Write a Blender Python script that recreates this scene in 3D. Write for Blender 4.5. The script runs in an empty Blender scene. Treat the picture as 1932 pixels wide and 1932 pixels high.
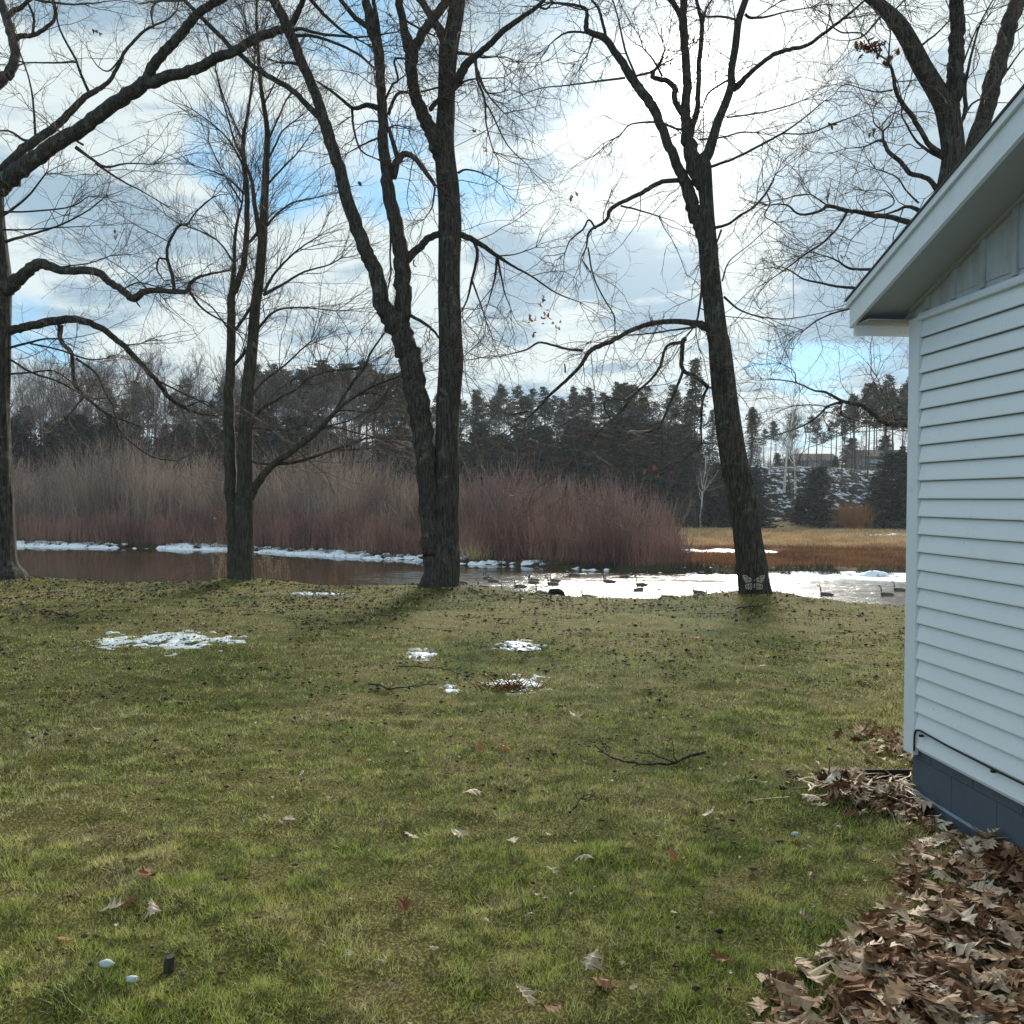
import bpy, math
import numpy as np
from mathutils import Matrix, Vector
rng = np.random.default_rng(11)
SC = bpy.context.scene
COL = SC.collection
PI = math.pi
# ------------------------------------------------------------------ camera
F = 1740.0                       # focal length in units of a 1932-unit wide picture
PITCH, ROLL = math.radians(-0.88), math.radians(0.4)
EYE = np.array([0.0, 0.0, 1.68])
cam = bpy.data.cameras.new("camera"); camo = bpy.data.objects.new("camera", cam); COL.objects.link(camo)
cam.sensor_width = 36; cam.sensor_height = 36; cam.sensor_fit = 'HORIZONTAL'
cam.lens = 36 * F / 1932.0
cam.clip_start = 0.05; cam.clip_end = 6000
RM = Matrix.Rotation(PI/2 + PITCH, 4, 'X') @ Matrix.Rotation(ROLL, 4, 'Z')
camo.matrix_world = Matrix.Translation(EYE) @ RM
SC.camera = camo
RMN = np.array(RM.to_3x3())

def ray(px, py):
    return RMN @ np.array([(px-966)/F, (966-py)/F, -1.0])
def W(px, py, Y):
    r = ray(px, py); return EYE + r*(Y/r[1])

# ------------------------------------------------------------------ world, sun, exposure
SUN_AZ, SUN_EL = math.radians(10.5), math.radians(24)      # to the right of straight ahead
SUND = Vector((math.sin(SUN_AZ)*math.cos(SUN_EL), math.cos(SUN_AZ)*math.cos(SUN_EL), math.sin(SUN_EL)))
wd = bpy.data.worlds.new("World"); SC.world = wd; wd.use_nodes = True
nt = wd.node_tree; nt.nodes.clear()
class NT:
    def __init__(s, nt): s.nt = nt
    def n(s, typ, **kw):
        nd = s.nt.nodes.new(typ)
        for k, v in kw.items():
            if k.startswith('i_'):
                key = k[2:]; key = int(key) if key.isdigit() else key.replace('_', ' ')
                s.set(nd.inputs[key], v)
            else: setattr(nd, k, v)
        return nd
    def set(s, inp, v):
        if hasattr(v, 'is_output') or isinstance(v, bpy.types.NodeSocket): s.nt.links.new(v, inp)
        else:
            try: inp.default_value = v
            except Exception: inp.default_value = tuple(v)+(1,)
    def m(s, op, a, b=0.0, c=None, clamp=False):
        nd = s.nt.nodes.new('ShaderNodeMath'); nd.operation = op; nd.use_clamp = clamp
        s.set(nd.inputs[0], a); s.set(nd.inputs[1], b)
        if c is not None: s.set(nd.inputs[2], c)
        return nd.outputs[0]
    def mix(s, f, a, b, blend='MIX'):
        nd = s.nt.nodes.new('ShaderNodeMix'); nd.data_type = 'RGBA'; nd.blend_type = blend
        s.set(nd.inputs[0], f)
        for i, v in ((6, a), (7, b)):
            if isinstance(v, (tuple, list)) and len(v) == 3: v = tuple(v)+(1,)
            s.set(nd.inputs[i], v)
        return nd.outputs[2]
    def ss(s, x, a, b, lo=0.0, hi=1.0):
        nd = s.nt.nodes.new('ShaderNodeMapRange'); nd.interpolation_type = 'SMOOTHSTEP'
        s.set(nd.inputs[0], x); nd.inputs[1].default_value = a; nd.inputs[2].default_value = b
        nd.inputs[3].default_value = lo; nd.inputs[4].default_value = hi
        return nd.outputs[0]
    def noise(s, vec, scale, detail=4, rough=.55, dist=0.0):
        nd = s.nt.nodes.new('ShaderNodeTexNoise'); s.set(nd.inputs['Vector'], vec)
        nd.inputs['Scale'].default_value = scale; nd.inputs['Detail'].default_value = detail
        nd.inputs['Roughness'].default_value = rough; nd.inputs['Distortion'].default_value = dist
        return nd.outputs[0]
    def mapv(s, vec, scale=(1,1,1), loc=(0,0,0), rot=(0,0,0)):
        nd = s.nt.nodes.new('ShaderNodeMapping'); s.set(nd.inputs['Vector'], vec)
        nd.inputs['Scale'].default_value = scale; nd.inputs['Location'].default_value = loc; nd.inputs['Rotation'].default_value = rot
        return nd.outputs[0]
def build_world():
    N = NT(nt)
    sky = N.n('ShaderNodeTexSky', sky_type='NISHITA', sun_disc=False, sun_elevation=SUN_EL,
              sun_rotation=SUN_AZ, altitude=200, air_density=1.0, dust_density=0.6, ozone_density=2.0)
    tc = N.n('ShaderNodeTexCoord')
    nrm = N.n('ShaderNodeVectorMath', operation='NORMALIZE'); N.set(nrm.inputs[0], tc.outputs['Generated'])
    D = nrm.outputs[0]
    sep = N.n('ShaderNodeSeparateXYZ'); N.set(sep.inputs[0], D)
    z = N.m('ADD', N.m('MAXIMUM', sep.outputs[2], 0.0), 0.10)
    comb = N.n('ShaderNodeCombineXYZ'); N.set(comb.inputs[0], N.m('DIVIDE', sep.outputs[0], z)); N.set(comb.inputs[1], N.m('DIVIDE', sep.outputs[1], z))
    P = comb.outputs[0]
    def blob(px, py, r, amp):
        d = ray(px, py); d = d/np.linalg.norm(d)
        dp = N.n('ShaderNodeVectorMath', operation='DOT_PRODUCT'); N.set(dp.inputs[0], D); dp.inputs[1].default_value = tuple(d)
        return N.ss(dp.outputs['Value'], math.cos(math.radians(r)), 1.0, 0.0, amp)
    def addup(lst):
        a = lst[0]
        for b in lst[1:]: a = N.m('ADD', a, b)
        return a
    PW = N.mapv(P, (1, 1, 1), rot=(0, 0, .5))
    n1 = N.noise(PW, 1.15, 8, .60, .35)
    n2 = N.noise(N.mapv(PW, (1, 1.5, 1), (3.1, 7.7, 0)), 1.5, 7, .58, .2)
    n3 = N.noise(N.mapv(D, (3, 3, 9)), 2.2, 6, .6, .3)
    gap = addup([blob(330, 240, 3.5, .12), blob(440, 290, 3.5, .18), blob(560, 320, 3.5, .24), blob(740, 335, 4, .26), blob(900, 375, 3, .24),
                 blob(600, 140, 3, .08), blob(720, 40, 3, .1), blob(1020, 395, 3, .16), blob(60, 640, 4, .16), blob(1600, 735, 5, .16), blob(1500, 690, 4, .14)])
    cover = N.m('SUBTRACT', N.m('ADD', n1, N.m('MULTIPLY', N.m('SUBTRACT', n3, .5), .35)), gap)
    rear = N.m('ADD', N.ss(sep.outputs[1], .25, -.5, 0, .16), N.ss(sep.outputs[0], -.45, -.9, 0, .14))
    mask = N.ss(N.m('SUBTRACT', cover, rear), .20, .42)
    dark = addup([blob(1240, 520, 4.5, .30), blob(1130, 490, 3, .16), blob(1650, 540, 7, .24), blob(1560, 350, 5, .20), blob(200, 500, 5, .24), blob(1010, 560, 4, .14), blob(250, 60, 7, .16), blob(1250, 20, 6, .2), blob(950, 560, 4, .15), blob(1700, 250, 6, .2),
                  blob(1150, 20, 8, .14), blob(1750, 420, 8, .14), blob(1000, 260, 3, .14)])
    shade = N.ss(N.m('SUBTRACT', N.m('ADD', n2, N.m('MULTIPLY', N.m('SUBTRACT', n3, .5), .7)), dark), .30, .52)
    ccol = N.mix(shade, (3.5, 4.9, 6.0), (7.3, 8.2, 8.3))
    dp = N.n('ShaderNodeVectorMath', operation='DOT_PRODUCT'); N.set(dp.inputs[0], D); dp.inputs[1].default_value = tuple(SUND)
    g = N.m('MAXIMUM', dp.outputs['Value'], 0.0)
    glow = N.m('ADD', N.m('MULTIPLY', N.m('POWER', g, 1500.0), 40.0), N.m('ADD', N.m('MULTIPLY', N.m('POWER', g, 110.0), 7.0), N.m('MULTIPLY', N.m('POWER', g, 22.0), .8)))
    glc = N.mix(1.0, (0, 0, 0), (1.0, .97, .88)); 
    sc = N.n('ShaderNodeVectorMath', operation='SCALE'); N.set(sc.inputs[0], glc); N.set(sc.inputs['Scale'], glow)
    cl = N.n('ShaderNodeVectorMath', operation='ADD'); N.set(cl.inputs[0], ccol); N.set(cl.inputs[1], sc.outputs[0])
    skc = N.mix(.62, N.mix(1.0, sky.outputs[0], (.6, .88, 1.1), 'MULTIPLY'), (3.6, 6.9, 9.4))
    col = N.mix(mask, skc, cl.outputs[0])
    bg = N.n('ShaderNodeBackground'); N.set(bg.inputs[0], col); bg.inputs[1].default_value = 0.085
    out = N.n('ShaderNodeOutputWorld'); N.set(out.inputs[0], bg.outputs[0])
build_world()
sl = bpy.data.lights.new("sun", 'SUN'); sl.energy = 5.0; sl.angle = math.radians(15.0); sl.color = (1.0, .93, .80)
so = bpy.data.objects.new("sun", sl); COL.objects.link(so)
so.rotation_euler = (-SUND).to_track_quat('-Z', 'Y').to_euler()
SC.view_settings.view_transform = 'Standard'; SC.view_settings.look = 'None'
SC.view_settings.exposure = 0.38; SC.view_settings.gamma = 1.0; SC.view_settings.use_curve_mapping = False
SC.cycles.max_bounces = 6; SC.cycles.diffuse_bounces = 3; SC.cycles.glossy_bounces = 3
SC.cycles.caustics_reflective = False; SC.cycles.caustics_refractive = False

# ------------------------------------------------------------------ numpy noise
def _h(ix, iy, iz, s):
    n = (ix*374761393 + iy*668265263 + iz*2147483647 + s*1274126177) & 0xffffffff
    n = ((n ^ (n >> 13)) * 1274126177) & 0xffffffff
    return ((n ^ (n >> 16)) & 0xffff)/65535.0
def vn(x, y, z=0.0, s=0):
    x, y, z = np.broadcast_arrays(np.asarray(x, float), np.asarray(y, float), np.asarray(z, float))
    xi, yi, zi = [np.floor(a).astype(np.int64) for a in (x, y, z)]
    fx, fy, fz = x-xi, y-yi, z-zi
    fx, fy, fz = [a*a*(3-2*a) for a in (fx, fy, fz)]
    r = 0
    for dx in (0, 1):
        for dy in (0, 1):
            for dz in (0, 1):
                w = (fx if dx else 1-fx)*(fy if dy else 1-fy)*(fz if dz else 1-fz)
                r = r + w*_h(xi+dx, yi+dy, zi+dz, s)
    return r
def fbm(x, y, z=0.0, s=0, o=4):
    a, t, r = .5, 0, 0
    for k in range(o):
        r = r + a*vn(x*2**k+k*17.3, y*2**k+k*9.1, z*2**k, s+k); t += a; a *= .5
    return r/t

# ------------------------------------------------------------------ mesh helpers
def tag(o, label=None, cat=None, group=None, kind=None):
    if label: o['label'] = label
    if cat: o['category'] = cat
    if group: o['group'] = group
    if kind: o['kind'] = kind
    return o
def empty(name, loc=(0, 0, 0), rz=0.0):
    o = bpy.data.objects.new(name, None); COL.objects.link(o); o.location = loc; o.rotation_euler = (0, 0, rz)
    o.empty_display_size = .2
    return o
class MB:
    def __init__(s): s.v = []; s.f = []; s.n = 0
    def add(s, v, f, mi=0):
        v = np.asarray(v, float).reshape(-1, 3); f = np.asarray(f, np.int64)
        s.v.append(v); s.f.append((f+s.n, mi)); s.n += len(v); return s
    def build(s, name, mats, parent=None, smooth=True, off=None):
        me = bpy.data.meshes.new(name)
        v = np.concatenate(s.v)
        if off is not None: v = v - np.asarray(off)
        me.vertices.add(len(v)); me.vertices.foreach_set('co', v.astype(np.float32).ravel())
        tot = np.concatenate([np.full(len(f), f.shape[1]) for f, _ in s.f])
        li = np.concatenate([f.ravel() for f, _ in s.f])
        mi = np.concatenate([np.full(len(f), m) for f, m in s.f])
        me.loops.add(len(li)); me.loops.foreach_set('vertex_index', li.astype(np.int32))
        me.polygons.add(len(tot))
        st = np.concatenate([[0], np.cumsum(tot)[:-1]])
        me.polygons.foreach_set('loop_start', st.astype(np.int32))
        me.polygons.foreach_set('loop_total', tot.astype(np.int32))
        me.polygons.foreach_set('material_index', mi.astype(np.int32))
        me.polygons.foreach_set('use_smooth', np.full(len(tot), smooth))
        me.update(calc_edges=True); me.validate()
        for m in (mats if isinstance(mats, (list, tuple)) else [mats]): me.materials.append(m)
        o = bpy.data.objects.new(name, me); COL.objects.link(o)
        if parent is not None: o.parent = parent
        return o
    def box(s, a, b, mi=0):
        (x0, y0, z0), (x1, y1, z1) = a, b
        v = [(x0,y0,z0),(x1,y0,z0),(x1,y1,z0),(x0,y1,z0),(x0,y0,z1),(x1,y0,z1),(x1,y1,z1),(x0,y1,z1)]
        return s.add(v, [(0,3,2,1),(4,5,6,7),(0,1,5,4),(1,2,6,5),(2,3,7,6),(3,0,4,7)], mi)
    def prism(s, prof, axis, a, b, mi=0):
        """extrude a polygon profile (pairs in the two other axes) along axis from a to b"""
        n = len(prof); v = []
        for c in (a, b):
            for p in prof:
                q = list(p); q.insert(axis, c); v.append(q)
        s.add(v, [(i, (i+1) % n, (i+1) % n+n, i+n) for i in range(n)], mi)
        base = s.n - 2*n
        s.f.append((np.array([[base+i for i in range(n)]])[:, ::-1], mi)); s.f.append((np.array([[base+n+i for i in range(n)]]), mi))
        return s
def unit(a): return a/np.maximum(np.linalg.norm(a, axis=-1, keepdims=True), 1e-9)
def tube(P, R, S=6, cap=True, ridge=None):
    """P (N,K,3) centre lines, R (N,K) radii -> verts, faces"""
    P = np.asarray(P, float); R = np.asarray(R, float)
    if P.ndim == 2: P = P[None]; R = R[None]
    N, K, _ = P.shape
    T = np.empty_like(P); T[:, 1:-1] = P[:, 2:]-P[:, :-2]; T[:, 0] = P[:, 1]-P[:, 0]; T[:, -1] = P[:, -1]-P[:, -2]
    T = unit(T)
    ref = np.where(np.abs(T[:, 0, 2:3]) > .8, np.array([[1., 0, 0]]), np.array([[0, 0, 1.]]))
    u = unit(np.cross(T[:, 0], ref)); U = np.empty_like(P); U[:, 0] = u
    for k in range(1, K):
        u = u - T[:, k]*np.sum(u*T[:, k], -1, keepdims=True); u = unit(u); U[:, k] = u
    V = np.cross(T, U)
    a = np.arange(S)*2*PI/S
    rr = R[:, :, None]*np.ones(S)
    if ridge is not None: rr = rr*ridge(P, a)
    v = P[:, :, None, :] + rr[..., None]*(U[:, :, None, :]*np.cos(a)[:, None] + V[:, :, None, :]*np.sin(a)[:, None])
    i = np.arange(N)[:, None, None]*K*S; k = np.arange(K-1)[None, :, None]*S; j = np.arange(S)[None, None, :]; j2 = (j+1) % S
    f = np.stack([i+k+j, i+k+j2, i+k+S+j2, i+k+S+j], -1).reshape(-1, 4)
    return v.reshape(-1, 3), f
def ribbon(P, Wd, side):
    """flat strips (N,K,3), half widths (N,K), side (N,3)"""
    N, K, _ = P.shape
    v = np.stack([P-side[:, None]*Wd[..., None], P+side[:, None]*Wd[..., None]], 2)
    i = np.arange(N)[:, None]*K*2; k = np.arange(K-1)[None]*2
    f = np.stack([i+k, i+k+1, i+k+3, i+k+2], -1).reshape(-1, 4)
    return v.reshape(-1, 3), f
def rdir(n):
    v = rng.normal(size=(n, 3)); return unit(v)
def grow(S0, D0, L, K=6, wig=.25, up=0.0, side_bias=None):
    N = len(S0); P = np.empty((N, K, 3)); P[:, 0] = S0; d = unit(D0.copy()); st = (L/(K-1))[:, None]
    for k in range(1, K):
        d = unit(d + rng.normal(size=(N, 3))*wig + np.array([0, 0, up])); P[:, k] = P[:, k-1]+d*st
    return P
def children(P, R, per, ang=(35, 65), u0=.15, lf=(.35, .6), rf=.6):
    """spawn points on strands P: returns starts, dirs, lengths, radii"""
    N, K, _ = P.shape
    idx = np.repeat(np.arange(N), per); n = len(idx)
    u = u0 + (1-u0)*rng.random(n)*.98; x = u*(K-1); k = np.minimum(x.astype(int), K-2); f = (x-k)[:, None]
    S0 = P[idx, k]*(1-f)+P[idx, k+1]*f
    t = unit(P[idx, k+1]-P[idx, k])
    r = rdir(n); r = unit(r - t*np.sum(r*t, -1, keepdims=True))
    a = np.radians(rng.uniform(*ang, n))[:, None]
    D = t*np.cos(a)+r*np.sin(a)
    L0 = np.linalg.norm(np.diff(P, axis=1), axis=2).sum(1)[idx]
    L = L0*rng.uniform(*lf, n)*(1.15-.6*u)
    rr = (R[idx, k]*(1-f[:, 0])+R[idx, k+1]*f[:, 0])*rf
    return S0, D, L, rr

# ------------------------------------------------------------------ materials
def mat(name, color=(.5,.5,.5), rough=.8, fn=None, spec=.3):
    m = bpy.data.materials.new(name); m.use_nodes = True; t = m.node_tree
    b = t.nodes['Principled BSDF']; b.inputs['Roughness'].default_value = rough
    b.inputs['Specular IOR Level'].default_value = spec
    b.inputs['Base Color'].default_value = tuple(color)+(1,)
    if fn: fn(NT(t), b)
    return m
def obj_co(N): return N.n('ShaderNodeTexCoord').outputs['Object']
def pos(N): return N.n('ShaderNodeNewGeometry').outputs['Position']
def island(N): return N.n('ShaderNodeNewGeometry').outputs['Random Per Island']
def ramp(N, f, stops):
    r = N.n('ShaderNodeValToRGB'); N.set(r.inputs[0], f); e = r.color_ramp.elements
    while len(e) < len(stops): e.new(.5)
    for q, (p, c) in zip(e, stops): q.position = p; q.color = tuple(c)+(1,)
    return r.outputs[0]
def bump(N, b, h, dist=.01, st=1.0):
    q = N.n('ShaderNodeBump'); q.inputs['Distance'].default_value = dist; q.inputs['Strength'].default_value = st
    N.set(q.inputs['Height'], h); N.set(b.inputs['Normal'], q.outputs[0])
def m_bark(base=(.026,.023,.020), hi=(.088,.080,.070), lich=(.17,.20,.15), amt=.55):
    def fn(N, b):
        c = pos(N)
        st = N.mapv(c, (1, 1, .11))
        n1 = N.noise(st, 42, 4, .65, .5); n2 = N.noise(c, 7, 5, .6); n3 = N.noise(c, 1.6, 3, .5)
        col = N.mix(N.ss(n1, .38, .66), base, hi)
        l = N.m('MULTIPLY', N.ss(n2, .52, .66), N.ss(n3, .42, .62, 0, amt))
        col = N.mix(l, col, lich)
        N.set(b.inputs['Base Color'], col)
        bump(N, b, N.m('ADD', n1, N.m('MULTIPLY', n2, .4)), .03, .9)
    return fn
M = {}
M['bark'] = mat('bark', rough=.9, fn=m_bark(), spec=.15)
M['bark_smooth'] = mat('bark_smooth', rough=.85, fn=m_bark((.036,.033,.026), (.092,.086,.068), (.10,.12,.085), .5), spec=.15)
M['twig'] = mat('twig', (.10, .068, .052), .7, spec=.25)
def fn_leaf(cols):
    def fn(N, b):
        N.set(b.inputs['Base Color'], N.mix(N.ss(N.noise(pos(N), 40, 3), .3, .7), ramp(N, island(N), cols), (.10, .06, .03), 'MIX'))
        nd = [x for x in N.nt.nodes if x.type == 'MIX'][0]; b.inputs['Specular IOR Level'].default_value = .08
        sc = N.m('MULTIPLY', N.ss(N.noise(pos(N), 45, 3), .42, .75), .45); N.set(nd.inputs[0], sc)
    return fn
M['leaf'] = mat('dry_leaf', rough=.6, fn=fn_leaf([(0, (.05,.022,.010)), (.22, (.16,.070,.032)), (.40, (.30,.175,.10)), (.56, (.50,.36,.24)), (.66, (.66,.53,.38)), (.74, (.14,.065,.03)), (.88, (.26,.14,.07)), (1, (.78,.68,.54))]), spec=.3)
M['leaf_tan'] = mat('tan_leaf', rough=.6, fn=fn_leaf([(0, (.44,.34,.24)), (1, (.56,.46,.34))]))
M['leaf_brown'] = mat('brown_leaf', rough=.6, fn=fn_leaf([(0, (.13,.055,.02)), (1, (.19,.085,.035))]))
M['leaf_orange'] = mat('orange_leaf', rough=.6, fn=fn_leaf([(0, (.30,.12,.045)), (1, (.38,.18,.08))]))
def fn_snow(N, b):
    c = pos(N); n = N.noise(c, 14, 5, .6)
    N.set(b.inputs['Base Color'], N.mix(N.ss(N.noise(c, 30, 4, .6), .55, .75, 0, .5), (.62,.67,.72), (.36,.36,.30)))
    bump(N, b, n, .03, .6)
M['snow'] = mat('snow', rough=.55, fn=fn_snow)
def fn_far_snow(N, b):
    c = pos(N); n = N.noise(c, 2.2, 6, .65)
    N.set(b.inputs['Base Color'], N.mix(N.ss(n, .56, .66, 0, .8), (.78,.83,.90), (.20,.17,.12)))
    bump(N, b, n, .2, .5)
M['snow_far'] = mat('bank_snow', rough=.6, fn=fn_far_snow)

# ------------------------------------------------------------------ ground heights
WZ = -3.52                                       # river surface
cx = np.array([-60, -12, -9, -4.6, -1.3, 2, 4, 6.2, 12, 60.]); cy = np.array([22, 18.4, 17.9, 17.8, 16.6, 15.5, 15.7, 14.6, 14.2, 14.])
bx = np.array([-400, -120, -50, -26, -14.5, -4, 5.2, 12.7, 27, 60, 200, 500.]); by = np.array([150, 108, 93, 88, 80, 73, 68, 64, 63, 66, 80, 110.])
def sst(x, a, b):
    t = np.clip((x-a)/(b-a), 0, 1); return t*t*(3-2*t)
def crest(x): return np.interp(x, cx, cy)
def fbank(x): return np.interp(x, bx, by) + (vn(x*.35, 3.3, s=5)-.5)*1.6 + (vn(x*1.3, 1.3, s=6)-.5)*.8
def hbase(x): return 146 - 12*sst(-x, 0, 80) + (vn(x*.06, .4, s=9)-.5)*10
mounds = [(-9.9, 17.7, .10, 1.3), (-5.22, 17.5, .13, 1.1), (-1.27, 16.35, .12, 1.5), (4.08, 15.3, .14, 1.2)]
def G(x, y):
    x = np.asarray(x, float); y = np.asarray(y, float)
    z = (fbm(x*.45, y*.45, s=2, o=3)-.5)*.05*sst(y, 4, 9) + (fbm(x*2.2, y*2.2, s=3, o=3)-.5)*.04 + (vn(x*5.5, y*5.5, s=4)-.5)*.042*(1-.5*sst(y, 12, 17)) + (vn(x*12, y*12, s=14)-.5)*.016*(1-sst(y, 7, 9)) - .015
    z = z - .04*sst(x, 1.5, 2.6)*(1-sst(y, 6.5, 8))
    for mx, my, h, r in mounds: z = z + h*np.exp(-((x-mx)**2+(y-my)**2)/(r*r))
    d = y-crest(x)
    drop = np.where(d > 0, .62*(np.sqrt(d*d+.5)-math.sqrt(.5)), 0)
    near = np.maximum(z-drop, -4.6)
    e = fbank(x)
    up = -4.6 + 1.15*sst(y, e-2.0, e+.15) + .35*sst(y, e, e+2.2) + (fbm(x*.5, y*.5, s=12, o=3)-.5)*.35*sst(y, e-1, e+2)
    hb = hbase(x)
    hill = 10.6*sst(y, hb, hb+26) + (fbm(x*.12, y*.12, s=15, o=4)-.5)*2.2*sst(y, hb, hb+12)
    far = up + hill
    far = far - 6*sst(y, 260, 700)
    return np.where(y < crest(x)+20, near, far)
# ground sheet
ys = np.concatenate([np.arange(-9, 2, .8), np.arange(2, 9, .045), np.arange(9, 24, .10), np.geomspace(24, 60, 40)[1:], np.arange(60.5, 108, .5), np.geomspace(108, 190, 100)[1:], np.geomspace(190, 880, 30)[1:]])
us = np.concatenate([np.linspace(-1.9, -.75, 22)[:-1], np.linspace(-.75, .75, 381), np.linspace(.75, 1.9, 22)[1:]])
def sheet(ys, us, fz, base=9.0):
    Y = np.repeat(ys, len(us)).reshape(len(ys), -1); X = us[None]*(np.maximum(ys, 0)[:, None]+base)
    Z = fz(X, Y); v = np.stack([X, Y, Z], -1).reshape(-1, 3)
    a = (np.arange(len(ys)-1)[:, None]*len(us)+np.arange(len(us)-1)[None]).reshape(-1)
    return v, np.stack([a, a+1, a+1+len(us), a+len(us)], -1)
def fn_ground(N, b):
    c = pos(N); s = N.n('ShaderNodeSeparateXYZ'); N.set(s.inputs[0], c); x, y, z = s.outputs
    big = N.noise(c, .55, 4, .6, .3); mid = N.noise(c, 3.2, 5, .65, .4); fine = N.noise(N.mapv(c, (1, .7, 1)), 85, 4, .7)
    t = N.m('ADD', N.m('MULTIPLY', big, .55), N.m('MULTIPLY', mid, .45))
    g = ramp(N, t, [(.36, (.10,.14,.028)), (.45, (.23,.25,.06)), (.53, (.34,.32,.11)), (.62, (.38,.33,.16))])
    g = N.mix(1.0, g, (.68,.65,.54), 'MULTIPLY')
    g = N.mix(N.ss(fine, .46, .62), N.mix(1.0, g, (.30,.28,.26), 'MULTIPLY'), g)
    g = N.mix(N.ss(mid, .62, .72, 0, .6), g, (.075,.06,.035))
    # far bank ground
    rn = N.noise(N.mapv(c, (.12, .5, 1)), 1.0, 6, .65); rf = N.noise(N.mapv(c, (1, .4, 1)), 1.6, 5, .7)
    yy = N.m('ADD', y, N.m('MULTIPLY', N.m('SUBTRACT', rn, .5), 10.0))
    mud = N.mix(rf, (.02,.017,.010), (.06,.048,.026))
    rust = N.mix(N.ss(rf, .3, .7), (.20,.09,.04), (.34,.17,.075)); tan = N.mix(N.ss(rf, .3, .7), (.44,.29,.15), (.64,.45,.26))
    f = N.mix(N.m('MULTIPLY', N.ss(yy, 65.0, 67.5), N.ss(x, 10.0, 12.5)), mud, rust)
    f = N.mix(N.m('MULTIPLY', N.ss(yy, 84.0, 91.0), N.ss(x, 10.0, 12.5)), f, tan)
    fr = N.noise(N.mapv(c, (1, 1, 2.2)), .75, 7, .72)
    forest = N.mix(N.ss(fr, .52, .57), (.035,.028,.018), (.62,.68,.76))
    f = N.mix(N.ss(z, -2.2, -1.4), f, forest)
    col = N.mix(N.ss(y, 40.0, 41.0), g, f)
    N.set(b.inputs['Base Color'], col)
    bump(N, b, N.m('ADD', N.m('MULTIPLY', fine, .6), mid), .03, .8)
M['ground'] = mat('ground', rough=.95, fn=fn_ground, spec=.1)
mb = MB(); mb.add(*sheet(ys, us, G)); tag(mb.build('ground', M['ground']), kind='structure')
# river
def fn_water(N, b):
    c = pos(N); s = N.n('ShaderNodeSeparateXYZ'); N.set(s.inputs[0], c)
    w1 = N.noise(N.mapv(c, (.30, 1.0, 1)), .9, 3, .6, .4); w2 = N.noise(N.mapv(c, (.5, 2.0, 1)), 2.6, 3, .6)
    big = N.noise(N.mapv(c, (.07, .22, 1)), 1.0, 3, .55)
    xx = N.m('ADD', s.outputs[0], N.m('MULTIPLY', N.m('SUBTRACT', big, .5), 10.0)); yy = N.m('ADD', s.outputs[1], N.m('MULTIPLY', N.m('SUBTRACT', big, .5), 22.0))
    patch_ = N.ss(N.noise(N.mapv(c, (.25, 1.0, 1)), .55, 4, .65), .42, .58, .12, 1.0)
    amt = N.m('MULTIPLY', N.m('MULTIPLY', N.ss(xx, -11.0, -4.5), N.ss(yy, 68.0, 55.0, 0, 1)), N.ss(s.outputs[0], -1.0, 6.0, .85, .45))
    amt = N.m('ADD', amt, N.ss(s.outputs[0], 11.0, 16.0, 0, .26))
    amt = N.m('ADD', N.m('MULTIPLY', amt, patch_), .006)
    N.set(b.inputs['Roughness'], N.m('ADD', .05, N.m('MULTIPLY', N.ss(xx, -11.0, -3.0), N.ss(yy, 70.0, 56.0, 0, .15))))
    h = N.m('MULTIPLY', N.m('ADD', w1, N.m('MULTIPLY', w2, .45)), amt)
    bump(N, b, h, .16, 1.0)
    N.set(b.inputs['Base Color'], (.040,.030,.016,1)); b.inputs['IOR'].default_value = 1.33
M['water'] = mat('river_water', rough=.05, fn=fn_water, spec=.5)
mb = MB(); mb.add(*sheet(np.concatenate([np.arange(17, 62, 2.), np.geomspace(62, 200, 20)]), np.linspace(-3.6, 3.6, 60), lambda X, Y: X*0+WZ)); tag(mb.build('river', M['water']), kind='structure')
# ------------------------------------------------------------------ house
HR = math.radians(4.63)
house = empty('house', (2.311, 5.32, 0), HR)
tag(house, 'white house corner with lapped siding, wide gable eave and slate blue block foundation', 'house')
def fn_siding(N, b):
    c = obj_co(N); d = N.noise(c, 3, 5, .7); e = N.noise(N.mapv(c, (1, 1, .3)), 60, 3, .7)
    col = N.mix(N.ss(d, .5, .8, 0, .25), (.78,.81,.85), (.55,.58,.60))
    col = N.mix(N.ss(e, .66, .76, 0, .7), col, (.25,.25,.22)); sp = N.noise(c, 42, 2, .5); col = N.mix(N.ss(sp, .74, .80, 0, .8), col, (.10,.10,.09))
    N.set(b.inputs['Base Color'], col)
M['siding'] = mat('vinyl_siding', rough=.42, fn=fn_siding)
M['trim'] = mat('white_trim', rough=.45, fn=lambda N, b: N.set(b.inputs['Base Color'], N.mix(N.ss(N.noise(obj_co(N), 9, 5, .7), .5, .8, 0, .3), (.74,.77,.81), (.46,.48,.47))))
M['panel'] = mat('gable_panel', rough=.7, fn=lambda N, b: N.set(b.inputs['Base Color'], N.mix(N.ss(N.noise(N.mapv(obj_co(N), (1, 1, .4)), 6, 6, .7), .35, .75), (.47,.485,.49), (.33,.34,.345))))
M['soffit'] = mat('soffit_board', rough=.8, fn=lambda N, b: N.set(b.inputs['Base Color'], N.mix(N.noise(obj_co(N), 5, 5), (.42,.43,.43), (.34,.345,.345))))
def fn_block(N, b):
    c = obj_co(N); n = N.noise(c, 60, 4, .7)
    col = N.mix(N.noise(c, 4, 5, .6), (.075,.092,.115), (.105,.125,.15)); col = N.mix(N.ss(N.noise(c, 22, 4, .7), .68, .75, 0, .5), col, (.3,.34,.38))
    N.set(b.inputs['Base Color'], col); bump(N, b, n, .006, .8)
M['block'] = mat('painted_block', rough=.85, fn=fn_block)
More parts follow.
